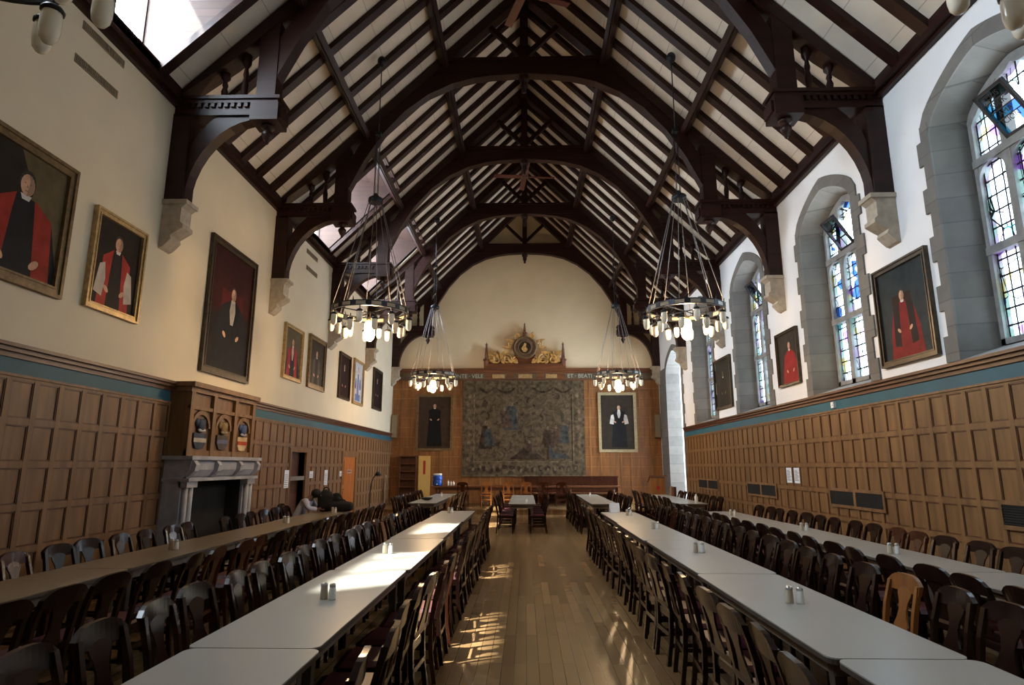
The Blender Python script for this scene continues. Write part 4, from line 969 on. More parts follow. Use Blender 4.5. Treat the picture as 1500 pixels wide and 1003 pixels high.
# ------------------------------------------------------------------ tables
def make_table(x0, x1, y0, y1, label, top='laminate', group='long dining tables'):
    w, l = x1-x0, y1-y0
    t = thing('dining_table', label, 'table', ((x0+x1)/2, (y0+y1)/2, 0), 0, group)
    def rr(w, l, r=0.06, n=4):
        P = []
        for cx, cy, a in ((w/2-r, l/2-r, 0), (-w/2+r, l/2-r, PI/2), (-w/2+r, -l/2+r, PI), (w/2-r, -l/2+r, 1.5*PI)):
            for k in range(n+1): P.append((cx+r*math.cos(a+PI/2*k/n), cy+r*math.sin(a+PI/2*k/n)))
        return P
    m = MB(); m.prism(rr(w, l), 'Z', 0.742, 0.75); m.cur = 1; m.prism(rr(w, l), 'Z', 0.715, 0.742); m.build('table_top', [M[top], M['edge']], t)
    m = MB()
    for s in (-1, 1):
        m.box(*sorted((s*(w/2-0.09), s*(w/2-0.07))), -l/2+0.1, l/2-0.1, 0.63, 0.715); m.box(-w/2+0.09, w/2-0.09, *sorted((s*(l/2-0.12), s*(l/2-0.10))), 0.63, 0.715)
    m.build('apron', M['apron'], t)
    for sx in (-1, 1):
        for sy in (-1, 1):
            m = MB(); x, y = sx*(w/2-0.10), sy*(l/2-0.14)
            m.hexa([(x-0.022, y-0.022, 0), (x+0.022, y-0.022, 0), (x+0.022, y+0.022, 0), (x-0.022, y+0.022, 0), (x-0.035, y-0.035, 0.715), (x+0.035, y-0.035, 0.715), (x+0.035, y+0.035, 0.715), (x-0.035, y+0.035, 0.715)])
            m.build('leg', M['edge'], t)
    return t
CL = [1.04, 3.665, 6.29, 8.915, 11.54, 14.25]
names = {'CL': ('sunlit row on the fireplace side of the aisle', (-1.90, -1.15)), 'CR': ('shaded row on the window side of the aisle', (1.615, 2.36)),
         'FL': ('row along the fireplace wall', (-4.64, -3.92)), 'FR': ('row along the window wall', (3.88, 4.62))}
TABLES = []
for key, ys in (('CL', CL), ('CR', [0.93, 3.545, 6.15, 8.75, 11.35, 13.92]), ('FL', [3.7, 6.32, 8.94, 11.56, 14.2]), ('FR', [3.66, 6.28, 8.9, 11.52, 14.2])):
    desc, (x0, x1) = names[key]
    n = len(ys)-1
    for i in range(n):
        j = 0.012*(-1)**i
        nm = ('nearest' if i == 0 else 'farthest' if i == n-1 else ORD[i])
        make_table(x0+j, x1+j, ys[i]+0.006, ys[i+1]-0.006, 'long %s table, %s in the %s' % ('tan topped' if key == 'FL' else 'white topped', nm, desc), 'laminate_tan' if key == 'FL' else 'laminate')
make_table(-3.20, -2.44, 17.1, 19.88, 'white topped table holding a dark bowl, before the dais'); make_table(-3.22, -2.46, 19.9, 22.7, 'white topped table between the dark-bowl table and the dais')
make_table(-0.46, 0.26, 16.8, 19.25, 'small white topped table standing alone in the middle aisle, nearer half'); make_table(-0.46, 0.26, 19.27, 21.7, 'small white topped table alone in the middle aisle, half nearer the dais')
make_table(1.74, 2.46, 16.85, 19.5, 'white topped table just beyond the folded paper sign'); make_table(1.76, 2.48, 19.52, 22.3, 'white topped table right before the dais opposite the cleric portrait')
make_table(4.08, 4.86, 17.0, 19.6, 'white topped table with the white bottle near the lectern'); make_table(4.10, 4.88, 19.62, 22.2, 'white topped table closest to the wooden lectern')
# high table on the dais
t = thing('high_table', 'long dark wooden high table standing on the dais', 'table', (0.0, 25.2, 0.2))
m = MB(); m.box(-3.78, 3.72, -0.4, 0.4, 0.70, 0.755); m.build('table_top', M['oak_dark_end'], t)
m = MB(); m.box(-3.6, 3.55, -0.3, -0.27, 0.58, 0.70); m.box(-3.6, 3.55, 0.27, 0.3, 0.58, 0.70); m.build('apron', M['oak_dark'], t)
for x in (-3.5, -1.75, 0, 1.75, 3.45):
    for s in (-1, 1):
        m = MB(); m.lathe([(0.06, 0), (0.06, 0.1), (0.04, 0.14), (0.075, 0.3), (0.04, 0.48), (0.06, 0.52), (0.06, 0.70)], (x, s*0.26, 0), 10); m.build('leg', M['oak_dark'], t)
t = thing('panelled_bench', 'long panel-backed bench behind the high table', 'bench', (1.9, 26.3, 0.2))
m = MB(); m.box(-1.95, 1.95, -0.25, 0.2, 0.40, 0.46); m.build('seat', M['oak_dark_end'], t)
m = MB(); m.box(-1.95, 1.95, 0.16, 0.22, 0.46, 1.06); m.box(-1.98, 1.98, 0.12, 0.26, 1.06, 1.11)
for k in range(8): m.box(-1.95+k*3.83/7, -1.88+k*3.83/7 if False else -1.95+k*3.83/7+0.07, 0.13, 0.17, 0.46, 1.06)
m.build('backrest', M['chair_red'], t)
for x in (-1.9, -0.65, 0.65, 1.9):
    m = MB(); m.box(x-0.035, x+0.035, -0.22, 0.2, 0, 0.40); m.build('leg', M['oak_dark'], t)

# ------------------------------------------------------------------ chairs
def make_chair(key, label):
    """faces +y; back at -y"""
    wm = M[key]
    t = thing('dining_chair', label, 'chair')
    m = MB(); m.prism([(-0.20, -0.20), (0.20, -0.20), (0.225, 0.20), (0.19, 0.225), (-0.19, 0.225), (-0.225, 0.20)], 'Z', 0.39, 0.445); m.build('seat', wm, t)
    m = MB(); m.hexa([(-0.18, -0.18, 0.445), (0.18, -0.18, 0.445), (0.20, 0.19, 0.445), (-0.20, 0.19, 0.445), (-0.155, -0.155, 0.475), (0.155, -0.155, 0.475), (0.175, 0.165, 0.475), (-0.175, 0.165, 0.475)]); m.build('seat_cushion', M['leather'], t)
    for s in (-1, 1):
        m = MB(); x = s*0.195
        m.hexa([(x-0.016, 0.18, 0), (x+0.016, 0.18, 0), (x+0.016, 0.212, 0), (x-0.016, 0.212, 0), (x-0.022, 0.174, 0.39), (x+0.022, 0.174, 0.39), (x+0.022, 0.218, 0.39), (x-0.022, 0.218, 0.39)]); m.build('leg', wm, t)
        m = MB(); P = [(s*0.18, -0.235, 0), (s*0.183, -0.20, 0.25), (s*0.185, -0.195, 0.45), (s*0.188, -0.235, 0.68), (s*0.178, -0.285, 0.86)]
        b = 0.018
        for (p, q) in zip(P, P[1:]):
            m.hexa([(p[0]-b, p[1]-b, p[2]), (p[0]+b, p[1]-b, p[2]), (p[0]+b, p[1]+b, p[2]), (p[0]-b, p[1]+b, p[2]), (q[0]-b, q[1]-b, q[2]), (q[0]+b, q[1]-b, q[2]), (q[0]+b, q[1]+b, q[2]), (q[0]-b, q[1]+b, q[2])])
        m.build('leg', wm, t)
        m = MB(); m.beam((s*0.19, -0.205, 0.17), (s*0.195, 0.195, 0.17), 0.02, 0.03); m.build('stretcher', wm, t)
    m = MB(); m.beam((-0.185, -0.21, 0.26), (0.185, -0.21, 0.26), 0.02, 0.04); m.build('stretcher', wm, t)
    # arched top rail, slightly bowed
    m = MB(); n = 10; A = []; B = []
    for k in range(n+1):
        u = -1+2*k/n
        x = 0.205*u; y = -0.262-0.022*(1-u*u); z0 = 0.795; z1 = 0.862+0.062*(1-abs(u)**3.6)
        A.append((x, y, z0)); B.append((x, y-0.028, z1))
    for k in range(n):
        a, b, c, d = A[k], A[k+1], B[k], B[k+1]; th = 0.026
        m.hexa([a, b, (b[0], b[1]-th, b[2]), (a[0], a[1]-th, a[2]), (c[0], c[1]+0.012, c[2]), (d[0], d[1]+0.012, d[2]), (d[0], d[1]-th+0.006, d[2]), (c[0], c[1]-th+0.006, c[2])])
    m.build('top_rail', wm, t)
    m = MB(); S = [(0.085, 0.50), (0.088, 0.55), (0.062, 0.60), (0.048, 0.66), (0.058, 0.72), (0.085, 0.77), (0.095, 0.83)]
    yf = lambda z: -0.195-0.245*(z-0.45)*1.0 if z > 0.45 else -0.195
    for (w0, z0), (w1, z1) in zip(S, S[1:]):
        y0, y1 = yf(z0), yf(z1)
        m.hexa([(-w0, y0, z0), (w0, y0, z0), (w0, y0-0.014, z0), (-w0, y0-0.014, z0), (-w1, y1, z1), (w1, y1, z1), (w1, y1-0.014, z1), (-w1, y1-0.014, z1)])
    m.build('splat', wm, t)
    m = MB(); m.beam((-0.185, -0.214, 0.505), (0.185, -0.214, 0.505), 0.022, 0.045); m.build('cross_rail', wm, t)
    return t
PROTO = {}
def place_chair(x, y, rzv, label, group, key='chair', z=0.0):
    if key not in PROTO:
        t = make_chair(key, label); t.location = (x, y, z); t.rotation_euler = (0, 0, rzv); t['group'] = group; PROTO[key] = t
        return t
    return dup(PROTO[key], (x, y, z), rzv, label, group)
ADJ = {'chair': 'dark', 'chair_red': 'reddish', 'chair_gold': 'golden'}
rng = random.Random(11)
def chair_row(xb, side, y0, y1, place, group, special={}, step=0.535, gaps=(), ang=0.10):
    """xb: x of the chair back's top; side=+1 chair faces +x"""
    i = 0; y = y0
    while y < y1:
        if not any(a <= y <= b for a, b in gaps):
            x = xb+side*0.285+rng.uniform(-0.035, 0.035)
            yy = y+rng.uniform(-0.03, 0.03)
            if seen(x, yy, 0.0, 0.92):
                key = special.get(i, 'chair_red' if rng.random() < 0.05 else 'chair')
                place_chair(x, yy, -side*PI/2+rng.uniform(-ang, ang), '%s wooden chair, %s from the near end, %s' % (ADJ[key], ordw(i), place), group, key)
                i += 1
        y += step+rng.uniform(-0.02, 0.02)
chair_row(-5.02, 1, 4.6, 13.4, 'wall side of the tan tables', 'chairs on the wall side of the tan tables', gaps=((9.9, 10.1),))
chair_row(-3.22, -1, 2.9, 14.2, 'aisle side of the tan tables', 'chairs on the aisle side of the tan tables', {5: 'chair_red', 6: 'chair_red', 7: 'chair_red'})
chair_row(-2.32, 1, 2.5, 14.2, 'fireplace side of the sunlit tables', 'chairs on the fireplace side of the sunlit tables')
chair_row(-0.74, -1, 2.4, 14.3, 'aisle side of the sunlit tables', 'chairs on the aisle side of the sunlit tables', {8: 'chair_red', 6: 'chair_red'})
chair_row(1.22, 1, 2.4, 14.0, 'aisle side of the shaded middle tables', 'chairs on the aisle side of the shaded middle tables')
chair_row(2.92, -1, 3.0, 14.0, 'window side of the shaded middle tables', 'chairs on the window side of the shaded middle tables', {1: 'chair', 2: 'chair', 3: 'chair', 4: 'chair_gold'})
chair_row(3.42, 1, 4.0, 14.2, 'inner side of the window-wall tables', 'chairs on the inner side of the window wall tables')
chair_row(5.02, -1, 5.6, 14.2, 'panelling side of the window-wall tables', 'chairs on the panelling side of the window wall tables', {4: 'chair', 5: 'chair_red', 6: 'chair_red'}, gaps=((6.95, 7.2),))
chair_row(-3.62, 1, 17.2, 22.4, 'fireplace side of the dark-bowl tables', 'chairs by the dark bowl tables')
chair_row(-2.05, -1, 17.0, 22.4, 'aisle side of the dark-bowl tables', 'chairs by the dark bowl tables', {0: 'chair_gold', 1: 'chair_red'})
chair_row(1.36, 1, 16.9, 22.2, 'aisle side of the paper-sign tables', 'chairs by the paper-sign tables')
chair_row(2.86, -1, 17.2, 22.2, 'window side of the paper-sign tables', 'chairs by the paper-sign tables')
chair_row(3.72, 1, 16.6, 22.2, 'aisle side of the white-bottle tables', 'chairs by the white bottle tables')
chair_row(5.22, -1, 17.2, 22.0, 'panelling side of the white-bottle tables', 'chairs by the white bottle tables')
chair_row(-0.82, 1, 17.0, 21.6, 'fireplace side of the lone middle table', 'chairs by the lone middle table', step=0.9)
chair_row(0.60, -1, 17.0, 21.6, 'window side of the lone middle table', 'chairs by the lone middle table', step=0.9)
for i, (px, key) in enumerate(((-2.44, 'chair_red'), (-1.53, 'chair_gold'), (-0.66, 'chair_gold'), (0.02, 'chair_gold'), (0.68, 'chair_red'), (1.38, 'chair_red'))):
    place_chair(px, 24.55, rng.uniform(-0.06, 0.06), '%s wooden chair at the high table, %s from the fireplace side' % (ADJ[key], ORD[i]), 'chairs at the high table', key, 0.2)

# ------------------------------------------------------------------ shakers and small things
def white_shaker(x, y, label, z=0.75):
    t = thing('white_shaker', label, 'shaker', (x, y, z), 0, 'shakers on the tables')
    m = MB(); m.lathe([(0.027, 0), (0.029, 0.01), (0.025, 0.085), (0.023, 0.09)], (0, 0, 0), 14); m.build('body', M['white'], t)
    m = MB(); m.lathe([(0.024, 0.09), (0.024, 0.11), (0.012, 0.12), (0.001, 0.12)], (0, 0, 0), 14); m.build('cap', M['steel'], t)
def steel_shaker(x, y, label, z=0.75):
    t = thing('steel_shaker', label, 'shaker', (x, y, z), 0, 'shakers on the tables')
    m = MB(); m.lathe([(0.028, 0), (0.030, 0.008), (0.026, 0.09), (0.025, 0.095)], (0, 0, 0), 14); m.build('body', paint((0.5, 0.44, 0.34), 0.05), t)
    m = MB(); m.lathe([(0.027, 0.095), (0.027, 0.112), (0.014, 0.122), (0.001, 0.122)], (0, 0, 0), 14); m.build('cap', M['steel'], t)
SP = [(-1.51, 4.93, 'nearest on the sunlit tables'), (-1.60, 7.40, 'midway down the sunlit tables'), (-1.62, 13.6, 'at the far end of the sunlit tables'),
      (1.99, 4.87, 'nearest on the shaded middle tables'), (2.03, 7.59, 'second along the shaded middle tables'), (2.07, 10.26, 'third along the shaded middle tables'), (2.1, 13.0, 'at the far end of the shaded middle tables'),
      (4.25, 7.52, 'nearest on the window-wall tables'), (4.36, 10.1, 'second along the window-wall tables'), (4.21, 13.03, 'farthest on the window-wall tables'),
      (-4.27, 7.69, 'nearest on the tan tables'), (-4.25, 11.2, 'second along the tan tables'), (-4.12, 13.55, 'by the black bags on the tan tables')]
for x, y, w in SP:
    white_shaker(x+0.035, y, 'small white shaker with metal cap, '+w); steel_shaker(x-0.035, y+0.02, 'small beige shaker with metal cap, '+w)
white_shaker(-2.8, 21.0, 'small white shaker on the table behind the dark bowl'); white_shaker(0.02, 17.4, 'small white shaker on the lone middle table'); white_shaker(2.15, 21.2, 'small white shaker on the table before the dais, window side')
t = thing('serving_bowl', 'shallow dark bowl on the white table before the dais', 'bowl', (-2.92, 18.6, 0.75))
m = MB(); m.lathe([(0.06, 0), (0.15, 0.03), (0.19, 0.075), (0.18, 0.075), (0.14, 0.04), (0.001, 0.02)], (0, 0, 0), 18); m.build('body', M['black'], t)
t = thing('paper_sign', 'folded bluish paper sign standing at the end of the shaded table', 'sign', (1.92, 13.82, 0.75), 0.2)
m = MB(); m.prism([(-0.05, 0), (-0.045, 0), (0.0, 0.19), (0.045, 0), (0.05, 0), (0.003, 0.2), (-0.003, 0.2)], 'X', -0.11, 0.11); m.build('card', M['paper'], t)
t = thing('drinking_glass', 'clear drinking glass beside the folded paper sign', 'glass', (2.22, 13.72, 0.75))
m = MB(); m.lathe([(0.028, 0), (0.034, 0.12), (0.031, 0.12), (0.026, 0.008), (0.001, 0.008)], (0, 0, 0), 16); m.build('tumbler', M['tumbler'], t)
t = thing('white_bottle', 'tall white bottle on the table near the lectern', 'bottle', (4.6, 17.2, 0.75))
m = MB(); m.lathe([(0.045, 0), (0.045, 0.16), (0.035, 0.19), (0.02, 0.2)], (0, 0, 0), 14); m.build('body', M['white'], t)
m = MB(); m.lathe([(0.024, 0.198), (0.024, 0.235), (0.001, 0.24)], (0, 0, 0), 12); m.build('cap', M['white'], t)
t = thing('water_cooler', 'blue water cooler jug with white lid on the high table', 'water jug', (-3.52, 25.1, 0.955))
m = MB(); m.lathe([(0.17, 0), (0.19, 0.03), (0.195, 0.2), (0.18, 0.22), (0.195, 0.24), (0.19, 0.38), (0.15, 0.41)], (0, 0, 0), 20); m.build('body', M['blue'], t)
m = MB(); m.lathe([(0.16, 0.405), (0.17, 0.42), (0.17, 0.47), (0.10, 0.48), (0.001, 0.48)], (0, 0, 0), 20); m.build('lid', M['white'], t)
m = MB(); m.box(-0.02, 0.02, -0.25, -0.18, 0.05, 0.08); m.build('tap', M['white'], t)
for i, dx in enumerate((-0.11, 0.0, 0.10)):
    t = thing('squeeze_bottle', ['tallest white bottle beside the blue water jug', 'middle white bottle in the row of three on the high table', 'white bottle farthest from the blue water jug'][i], 'bottle', (-2.97+dx, 25.0, 0.955), 0, 'white bottles on the high table')
    h = (0.24, 0.19, 0.2)[i]; m = MB(); m.lathe([(0.04, 0), (0.042, h*0.6), (0.03, h*0.75), (0.012, h*0.8)], (0, 0, 0), 12); m.build('body', M['white'], t)
    m = MB(); m.lathe([(0.016, h*0.78), (0.006, h), (0.001, h)], (0, 0, 0), 10); m.build('cap', M['white'], t)

# wall papers, vents, grilles, speakers
def wallbox(name, label, cat, side, c, z0, w, h, d, m, group=None, off=0.04):
    loc, rr = onwall(side, c)
    t = thing(name, label, cat, (loc[0], loc[1], z0), rr, group)
    MB().box(-w/2, w/2, -off-d, -off, 0, h).build('sheet' if d < 0.01 else 'body', m, t)
    return t
for i, c in enumerate((13.87, 13.48)):
    t = wallbox('paper_notice', ['white paper notice on the window-wall panelling, one farther from the camera', 'white paper notice on the window-wall panelling, one nearer the camera'][i], 'notice', 'R', c, 1.38, 0.26, 0.32, 0.003, M['paper'], 'paper notices')
    m = MB()
    for k in range(9): m.box(-0.10, 0.10-0.03*(k % 3), -0.0445, -0.043, 0.05+k*0.026, 0.06+k*0.026)
    m.build('lettering', M['ink'], t)
for c, z, w, h, lab in ((15.02, 1.22, 0.28, 0.42, 'blue and white notice beside the dark doorway'), (16.75, 1.42, 0.28, 0.18, 'small square notice just past the dark doorway'), (18.0, 1.2, 0.28, 0.42, 'tall white notice between the two doors'), (19.42, 1.42, 0.22, 0.16, 'small square notice next to the orange door')):
    t = wallbox('paper_notice', lab, 'notice', 'L', c, z, w, h, 0.003, M['paper'], 'paper notices')
    m = MB()
    for k in range(max(2, int(h/0.05))-1): m.box(-w*0.4, w*0.3, -0.0445, -0.043, 0.03+k*0.045, 0.04+k*0.045)
    m.build('lettering', M['ink'], t)
t = wallbox('door_sign', 'small cream sign on the orange door', 'sign', 'L', 20.38, 1.5, 0.5, 0.12, 0.004, M['laminate'], None, 0.035)
m = MB()
for k in range(8): m.box(-0.2+k*0.05, -0.17+k*0.05, -0.041, -0.039, 0.04, 0.085)
m.build('lettering', M['red'], t)
for i, (a, b) in enumerate(((18.95, 21.1), (14.6, 16.5), (10.27, 12.1), (6.0, 7.84))):
    c = (a+b)/2; w = b-a-0.1; loc, rr = onwall('R', c)
    t = thing('vent_grille', 'dark double heating grille in the window-wall panelling, %s from the bay' % ORD[i], 'vent', (loc[0], loc[1], 1.05), rr, 'heating grilles')
    m = MB(); z0, z1 = 0.0, 0.24
    m.box(-w/2-0.05, w/2+0.05, -0.06, -0.04, z0-0.05, z0); m.box(-w/2-0.05, w/2+0.05, -0.06, -0.04, z1, z1+0.05)
    for x in (-w/2-0.05, -0.04, w/2): m.box(x, x+0.05 if x != -0.04 else 0.04, -0.06, -0.04, z0, z1)
    m.build('frame', M['oak'], t)
    for s in (-1, 1):
        m = MB(); m.box(*sorted((s*0.04, s*w/2)), -0.045, -0.04, z0, z1)
        for k in range(8): m.box(*sorted((s*0.04, s*w/2)), -0.056, -0.045, z0+0.01+k*0.03, z0+0.022+k*0.03)
        m.build('louvres', M['soot'], t)
for c, z, lab in ((7.35, 6.86, 'lower slot grille above the scarlet-robed portrait'), (7.4, 7.38, 'upper slot grille above the scarlet-robed portrait'), (15.9, 6.86, 'lower slot grille above the red-hooded portrait'), (15.85, 7.3, 'upper slot grille above the red-hooded portrait')):
    loc, rr = onwall('L', c); t = thing('air_grille', lab, 'vent', (loc[0], loc[1], z), rr, 'slot grilles high on the fireplace wall')
    m = MB(); m.box(-0.42, 0.42, -0.012, 0, 0, 0.12)
    for k in range(24): m.box(-0.40+k*0.034, -0.385+k*0.034, -0.02, -0.012, 0.015, 0.105)
    m.build('slotted_plate', M['grille'], t)
for x, lab in ((-5.62, 'slim wall speaker in the corner by the fireplace wall'), (5.62, 'slim wall speaker beside the bay opening')):
    t = thing('wall_speaker', lab, 'speaker', (x, YE-0.05, 2.9), 0, 'slim column speakers')
    m = MB(); m.box(-0.13, 0.13, -0.24, -0.04, 0, 1.0); m.build('cabinet', M['brown_frame'], t)
    m = MB(); m.box(-0.11, 0.11, -0.25, -0.24, 0.03, 0.97); m.build('speaker_cloth', M['laminate_tan'], t)
t = thing('wall_sensor', 'small white sensor box on the teal band below the second window', 'sensor', (W-0.03, 11.6, 2.80), -PI/2)
m = MB(); m.box(-0.05, 0.05, -0.05, 0, 0, 0.11); m.build('box', M['white'], t)
m = MB(); m.ellipsoid((0, -0.05, 0.055), (0.03, 0.015, 0.03), 10, 6); m.build('lens', M['white'], t)

# lectern
t = thing('lectern', 'wooden lectern with sloping top by the bay opening', 'lectern', (4.78, 22.9, 0), 0)
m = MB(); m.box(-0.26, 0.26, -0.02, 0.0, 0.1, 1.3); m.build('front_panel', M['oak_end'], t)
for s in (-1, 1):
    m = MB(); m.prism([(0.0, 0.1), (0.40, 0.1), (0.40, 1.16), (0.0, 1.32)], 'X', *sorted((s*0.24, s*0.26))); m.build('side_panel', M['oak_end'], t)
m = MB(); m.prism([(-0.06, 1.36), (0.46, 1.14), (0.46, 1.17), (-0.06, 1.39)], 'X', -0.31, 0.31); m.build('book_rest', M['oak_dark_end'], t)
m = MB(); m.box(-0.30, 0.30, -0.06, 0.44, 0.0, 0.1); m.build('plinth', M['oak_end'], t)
m = MB(); m.prism([(-0.06, 1.02), (0.06, 1.02), (0.06, 0.93), (0.0, 0.86), (-0.06, 0.93)], 'Y', -0.03, -0.02); m.build('shield', M['red'], t)
t = thing('alcove_seat', 'dark red seat half hidden in the bay opening', 'armchair', (5.42, 22.3, 0), PI/2)
m = MB(); m.box(-0.3, 0.3, -0.28, 0.28, 0.34, 0.46); m.build('seat', M['leather'], t)
m = MB(); m.box(-0.3, 0.3, 0.2, 0.28, 0.46, 1.02); m.build('backrest', M['chair_red'], t)
for sx in (-0.27, 0.27):
    for sy in (-0.25, 0.25):
        m = MB(); m.box(sx-0.025, sx+0.025, sy-0.025, sy+0.025, 0, 0.34); m.build('leg', M['chair'], t)

# corner of the end wall: yellow board and shelf
t = thing('yellow_board', 'tall yellow board with red lettering behind the high table', 'board', (-4.31, YE-0.06, 0.2))
m = MB(); m.box(-0.25, 0.25, -0.06, 0, 0.0, 1.95); m.build('panel', M['yellow'], t)
m = MB(); m.box(-0.05, 0.05, -0.066, -0.06, 1.18, 1.75); m.build('red_plate', M['red'], t)
t = thing('pigeonhole_shelf', 'dark pigeonhole shelf in the corner next to the yellow board', 'shelf', (-5.0, YE-0.05, 0.2))
m = MB(); m.box(-0.36, 0.36, -0.03, 0, 0, 1.95)
for x in (-0.36, 0.33): m.box(x, x+0.03, -0.26, -0.03, 0, 1.95)
m.build('carcass', M['oak_dark'], t)
for k in range(7):
    m = MB(); m.box(-0.33, 0.33, -0.25, -0.03, k*0.32, k*0.32+0.025); m.build('shelf_board', M['oak_dark_end'], t)

# microphone stand and coat hook stand in the far corner
t = thing('microphone_stand', 'thin upright microphone stand in the corner before the dais', 'stand', (-4.55, 20.3, 0))
m = MB(); m.lathe([(0.13, 0), (0.13, 0.015), (0.02, 0.03), (0.001, 0.03)], (0, 0, 0), 16); m.build('base', M['iron'], t)
m = MB(); m.tube([(0, 0, 0.02), (0, 0, 1.28)], 0.013, 8); m.build('pole', M['rod'], t)
m = MB(); m.lathe([(0.018, 1.27), (0.02, 1.36), (0.032, 1.38), (0.032, 1.43), (0.001, 1.45)], (0, 0, 0), 12); m.build('microphone', M['steel'], t)
t = thing('gooseneck_lamp', 'dark curved floor lamp with small shade near the orange door', 'lamp', (-5.1, 20.6, 0))
m = MB(); m.lathe([(0.15, 0), (0.15, 0.02), (0.03, 0.04), (0.001, 0.04)], (0, 0, 0), 16); m.build('base', M['iron'], t)
m = MB(); m.tube([(0, 0, 0.03), (0.0, 0, 0.9), (0.02, 0, 1.15), (0.08, 0, 1.35), (0.2, 0, 1.48)], 0.018, 8); m.build('neck', M['iron'], t)
m = MB(); m.lathe([(0.11, 0), (0.08, 0.1), (0.03, 0.13), (0.001, 0.13)], (0.24, 0, 1.42), 14); m.build('shade', M['iron'], t)

# ------------------------------------------------------------------ person bent over the tan table
def skin_chain(name, verts, edges, m, parent, root=0, sub=2):
    me = bpy.data.meshes.new(name); me.from_pydata([v[:3] for v in verts], edges, []); me.materials.append(m)
    o = bpy.data.objects.new(name, me); COL.objects.link(o); o.parent = parent
    sk = o.modifiers.new('skin', 'SKIN'); sk.use_smooth_shade = True
    for i, v in enumerate(verts):
        d = me.skin_vertices[0].data[i]; d.radius = (v[3], v[4] if len(v) > 4 else v[3]); d.use_root = (i == root)
    s = o.modifiers.new('sub', 'SUBSURF'); s.levels = sub; s.render_levels = sub
    return o
t = thing('person', 'person in pale blue shirt bent over the tan table, arms folded on it', 'person', (-5.02, 13.9, 0), -PI/2)
# local: facing +y (towards the table), x to the person's right
V = [(0, -0.05, 0.52, 0.13, 0.11), (0, 0.02, 0.70, 0.13, 0.10), (0, 0.13, 0.90, 0.15, 0.11), (0, 0.23, 1.02, 0.13, 0.10), (0, 0.29, 1.08, 0.055), (0, 0.35, 1.11, 0.07), (0, 0.39, 1.12, 0.088), (0, 0.43, 1.10, 0.08),
     (-0.17, 0.22, 0.99, 0.06), (-0.25, 0.30, 0.84, 0.048), (-0.14, 0.50, 0.81, 0.038), (0.02, 0.55, 0.80, 0.03),
     (0.17, 0.22, 0.99, 0.06), (0.25, 0.30, 0.84, 0.048), (0.14, 0.48, 0.81, 0.038), (-0.02, 0.51, 0.82, 0.03),
     (-0.10, -0.02, 0.50, 0.09), (-0.11, 0.38, 0.52, 0.065), (-0.11, 0.36, 0.10, 0.045), (-0.11, 0.46, 0.04, 0.04),
     (0.10, -0.02, 0.50, 0.09), (0.11, 0.38, 0.52, 0.065), (0.11, 0.36, 0.10, 0.045), (0.11, 0.46, 0.04, 0.04)]
Ed = [(0, 1), (1, 2), (2, 3), (3, 4), (4, 5), (5, 6), (6, 7), (3, 8), (8, 9), (9, 10), (10, 11), (3, 12), (12, 13), (13, 14), (14, 15), (0, 16), (16, 17), (17, 18), (18, 19), (0, 20), (20, 21), (21, 22), (22, 23)]
skin_chain('body', V, Ed, M['skin'], t)
sv = [(v[0], v[1], v[2], v[3]*1.18, (v[4] if len(v) > 4 else v[3])*1.18) for v in V[:4]]
sv += [(v[0], v[1], v[2], v[3]*1.28) for v in (V[8], V[9], V[10], V[12], V[13], V[14])]
skin_chain('shirt', sv, [(0, 1), (1, 2), (2, 3), (3, 4), (4, 5), (5, 6), (3, 7), (7, 8), (8, 9)], M['shirt'], t)
tv = [(v[0], v[1], v[2], v[3]*1.12, (v[4] if len(v) > 4 else v[3])*1.12) for v in (V[0], V[16], V[17], V[18], V[20], V[21], V[22])]
skin_chain('trousers', tv, [(0, 1), (1, 2), (2, 3), (0, 4), (4, 5), (5, 6)], M['trousers'], t)
m = MB(); m.ellipsoid((0, 0.38, 1.145), (0.098, 0.115, 0.10), 16, 10); m.build('hair', M['hair'], t)
m = MB()
for s in (-1, 1): m.ellipsoid((s*0.035, 0.50, 1.10), (0.012, 0.006, 0.008), 8, 6)
m.build('eyes', M['white'], t)
for s in (-1, 1):
    m = MB(); bx = 0.05*s
    for k in range(4): m.tube([(-s*0.02, 0.53+0.02*k, 0.81), (-s*0.06, 0.535+0.02*k, 0.80), (-s*0.09, 0.54+0.02*k, 0.785)], [0.009, 0.0085, 0.007], 7)
    m.tube([(-s*0.01, 0.52, 0.82), (-s*0.04, 0.50, 0.81), (-s*0.06, 0.50, 0.80)], [0.01, 0.009, 0.008], 7); m.build('fingers', M['skin'], t)
place_chair(-5.1, 13.9, -PI/2, 'dark wooden chair under the person in the pale shirt', 'chairs on the wall side of the tan tables')
# black bags at the end of the tan table
def bag(name, label, x, y, z, w, d, h, rzv, seed):
    t = thing(name, label, 'bag', (x, y, z), rzv)
    m = MB(); rr = random.Random(seed)
    pr = []
    m.ellipsoid((0, 0, 0), (1, 1, 1), 24, 14)
    for i, v in enumerate(m.v):
        f = lambda c, e: math.copysign(abs(c)**e, c)
        x, y_, z_ = f(v[0], 0.5)*w/2, f(v[1], 0.6)*d/2, (f(v[2], 0.6)*0.5+0.5)*h
        k = 1+0.05*math.sin(x*23+seed)+0.04*math.sin(z_*31+y_*17)
        m.v[i] = (x*(1+0.03*math.sin(z_*25)), y_*k, max(0, z_*(k if z_ > h*0.3 else 1)))
    m.build('body', M['black_cloth'], t)
    m = MB(); m.tube([(-w*0.22, 0, h*0.85), (-w*0.16, 0, h*1.12), (0, 0, h*1.2), (w*0.16, 0, h*1.12), (w*0.22, 0, h*0.85)], 0.014, 8); m.build('handle', M['black'], t)
bag('duffel_bag', 'long black duffel bag lying on the end of the tan table', -4.1, 13.95, 0.75, 0.55, 0.30, 0.22, 0.0, 1)
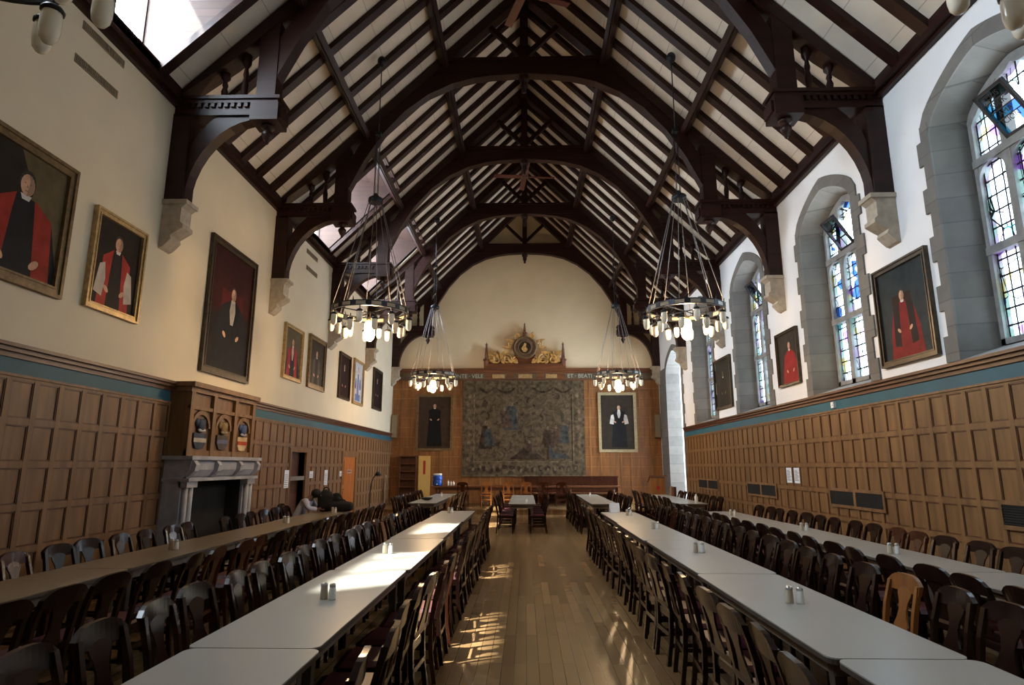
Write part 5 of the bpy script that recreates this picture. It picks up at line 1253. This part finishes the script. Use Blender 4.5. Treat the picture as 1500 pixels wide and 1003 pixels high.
bag('backpack', 'upright black backpack on the tan table next to the bent person', -4.45, 14.0, 0.75, 0.34, 0.26, 0.44, 0.1, 2)
t = thing('jacket', 'crumpled black jacket heaped between the backpack and the duffel bag', 'jacket', (-4.24, 14.08, 0.75), 0.0)
m = MB(); m.ellipsoid((0, 0, 0.20), (0.17, 0.10, 0.20), 18, 12)
for i, v in enumerate(m.v):
    q = Vector(v); k = 1+0.10*math.sin(q.x*40)+0.08*math.sin(q.z*35+1); m.v[i] = (q.x*k, q.y*k, max(0, q.z))
m.build('cloth', M['black_cloth'], t)
m = MB(); m.tube([(0.05, -0.10, 0.28), (0.16, -0.11, 0.2), (0.22, -0.1, 0.05)], [0.05, 0.045, 0.035], 10); m.build('sleeve', M['black_cloth'], t)

# ------------------------------------------------------------------ light
w = bpy.data.worlds.new('sky'); SC.world = w; w.use_nodes = True
nt = w.node_tree; nt.nodes.clear()
wo = nt.nodes.new('ShaderNodeOutputWorld'); bg = nt.nodes.new('ShaderNodeBackground')
bg.inputs[0].default_value = (0.80, 0.91, 1.0, 1); bg.inputs[1].default_value = 44.0
nt.links.new(bg.outputs[0], wo.inputs[0])
sun = bpy.data.lights.new('sun', 'SUN'); so = bpy.data.objects.new('sun', sun); COL.objects.link(so)
sun.energy = 24.0; sun.color = (1.0, 0.93, 0.80); sun.angle = math.radians(1.2)
d = Vector((1, 0.68, -1.8)).normalized(); so.rotation_euler = d.to_track_quat('-Z', 'Y').to_euler(); so.location = (-10, 5, 20)
def portal(x, y, z, sy, sz, nx):
    l = bpy.data.lights.new('portal', 'AREA'); l.shape = 'RECTANGLE'; l.size = sy; l.size_y = sz; l.cycles.is_portal = True
    o = bpy.data.objects.new('portal', l); COL.objects.link(o); o.location = (x, y, z)
    o.rotation_euler = Vector((nx, 0, 0)).to_track_quat('-Z', 'Z').to_euler()
    l.size, l.size_y = sy, sz
for c in WINC: portal(GX+0.12, c, 5.1, 1.8, 3.7, -1)
portal(W+2.5, bc, 3.6, 2.5, 5.8, -1)
for d0, d1 in DORMERS: portal(DX-0.1, (d0+d1)/2, (DZ0+DZ1)/2, d1-d0, DZ1-DZ0, 1)

vs = SC.view_settings
SC.display_settings.display_device = 'sRGB'
vs.view_transform = 'Standard'; vs.look = 'None'; vs.gamma = 1; vs.use_curve_mapping = False; vs.exposure = 0.0
SC.cycles.max_bounces = 12; SC.cycles.diffuse_bounces = 5; SC.cycles.transparent_max_bounces = 16
SC.cycles.sample_clamp_indirect = 8.0
SC.cycles.use_denoising = True
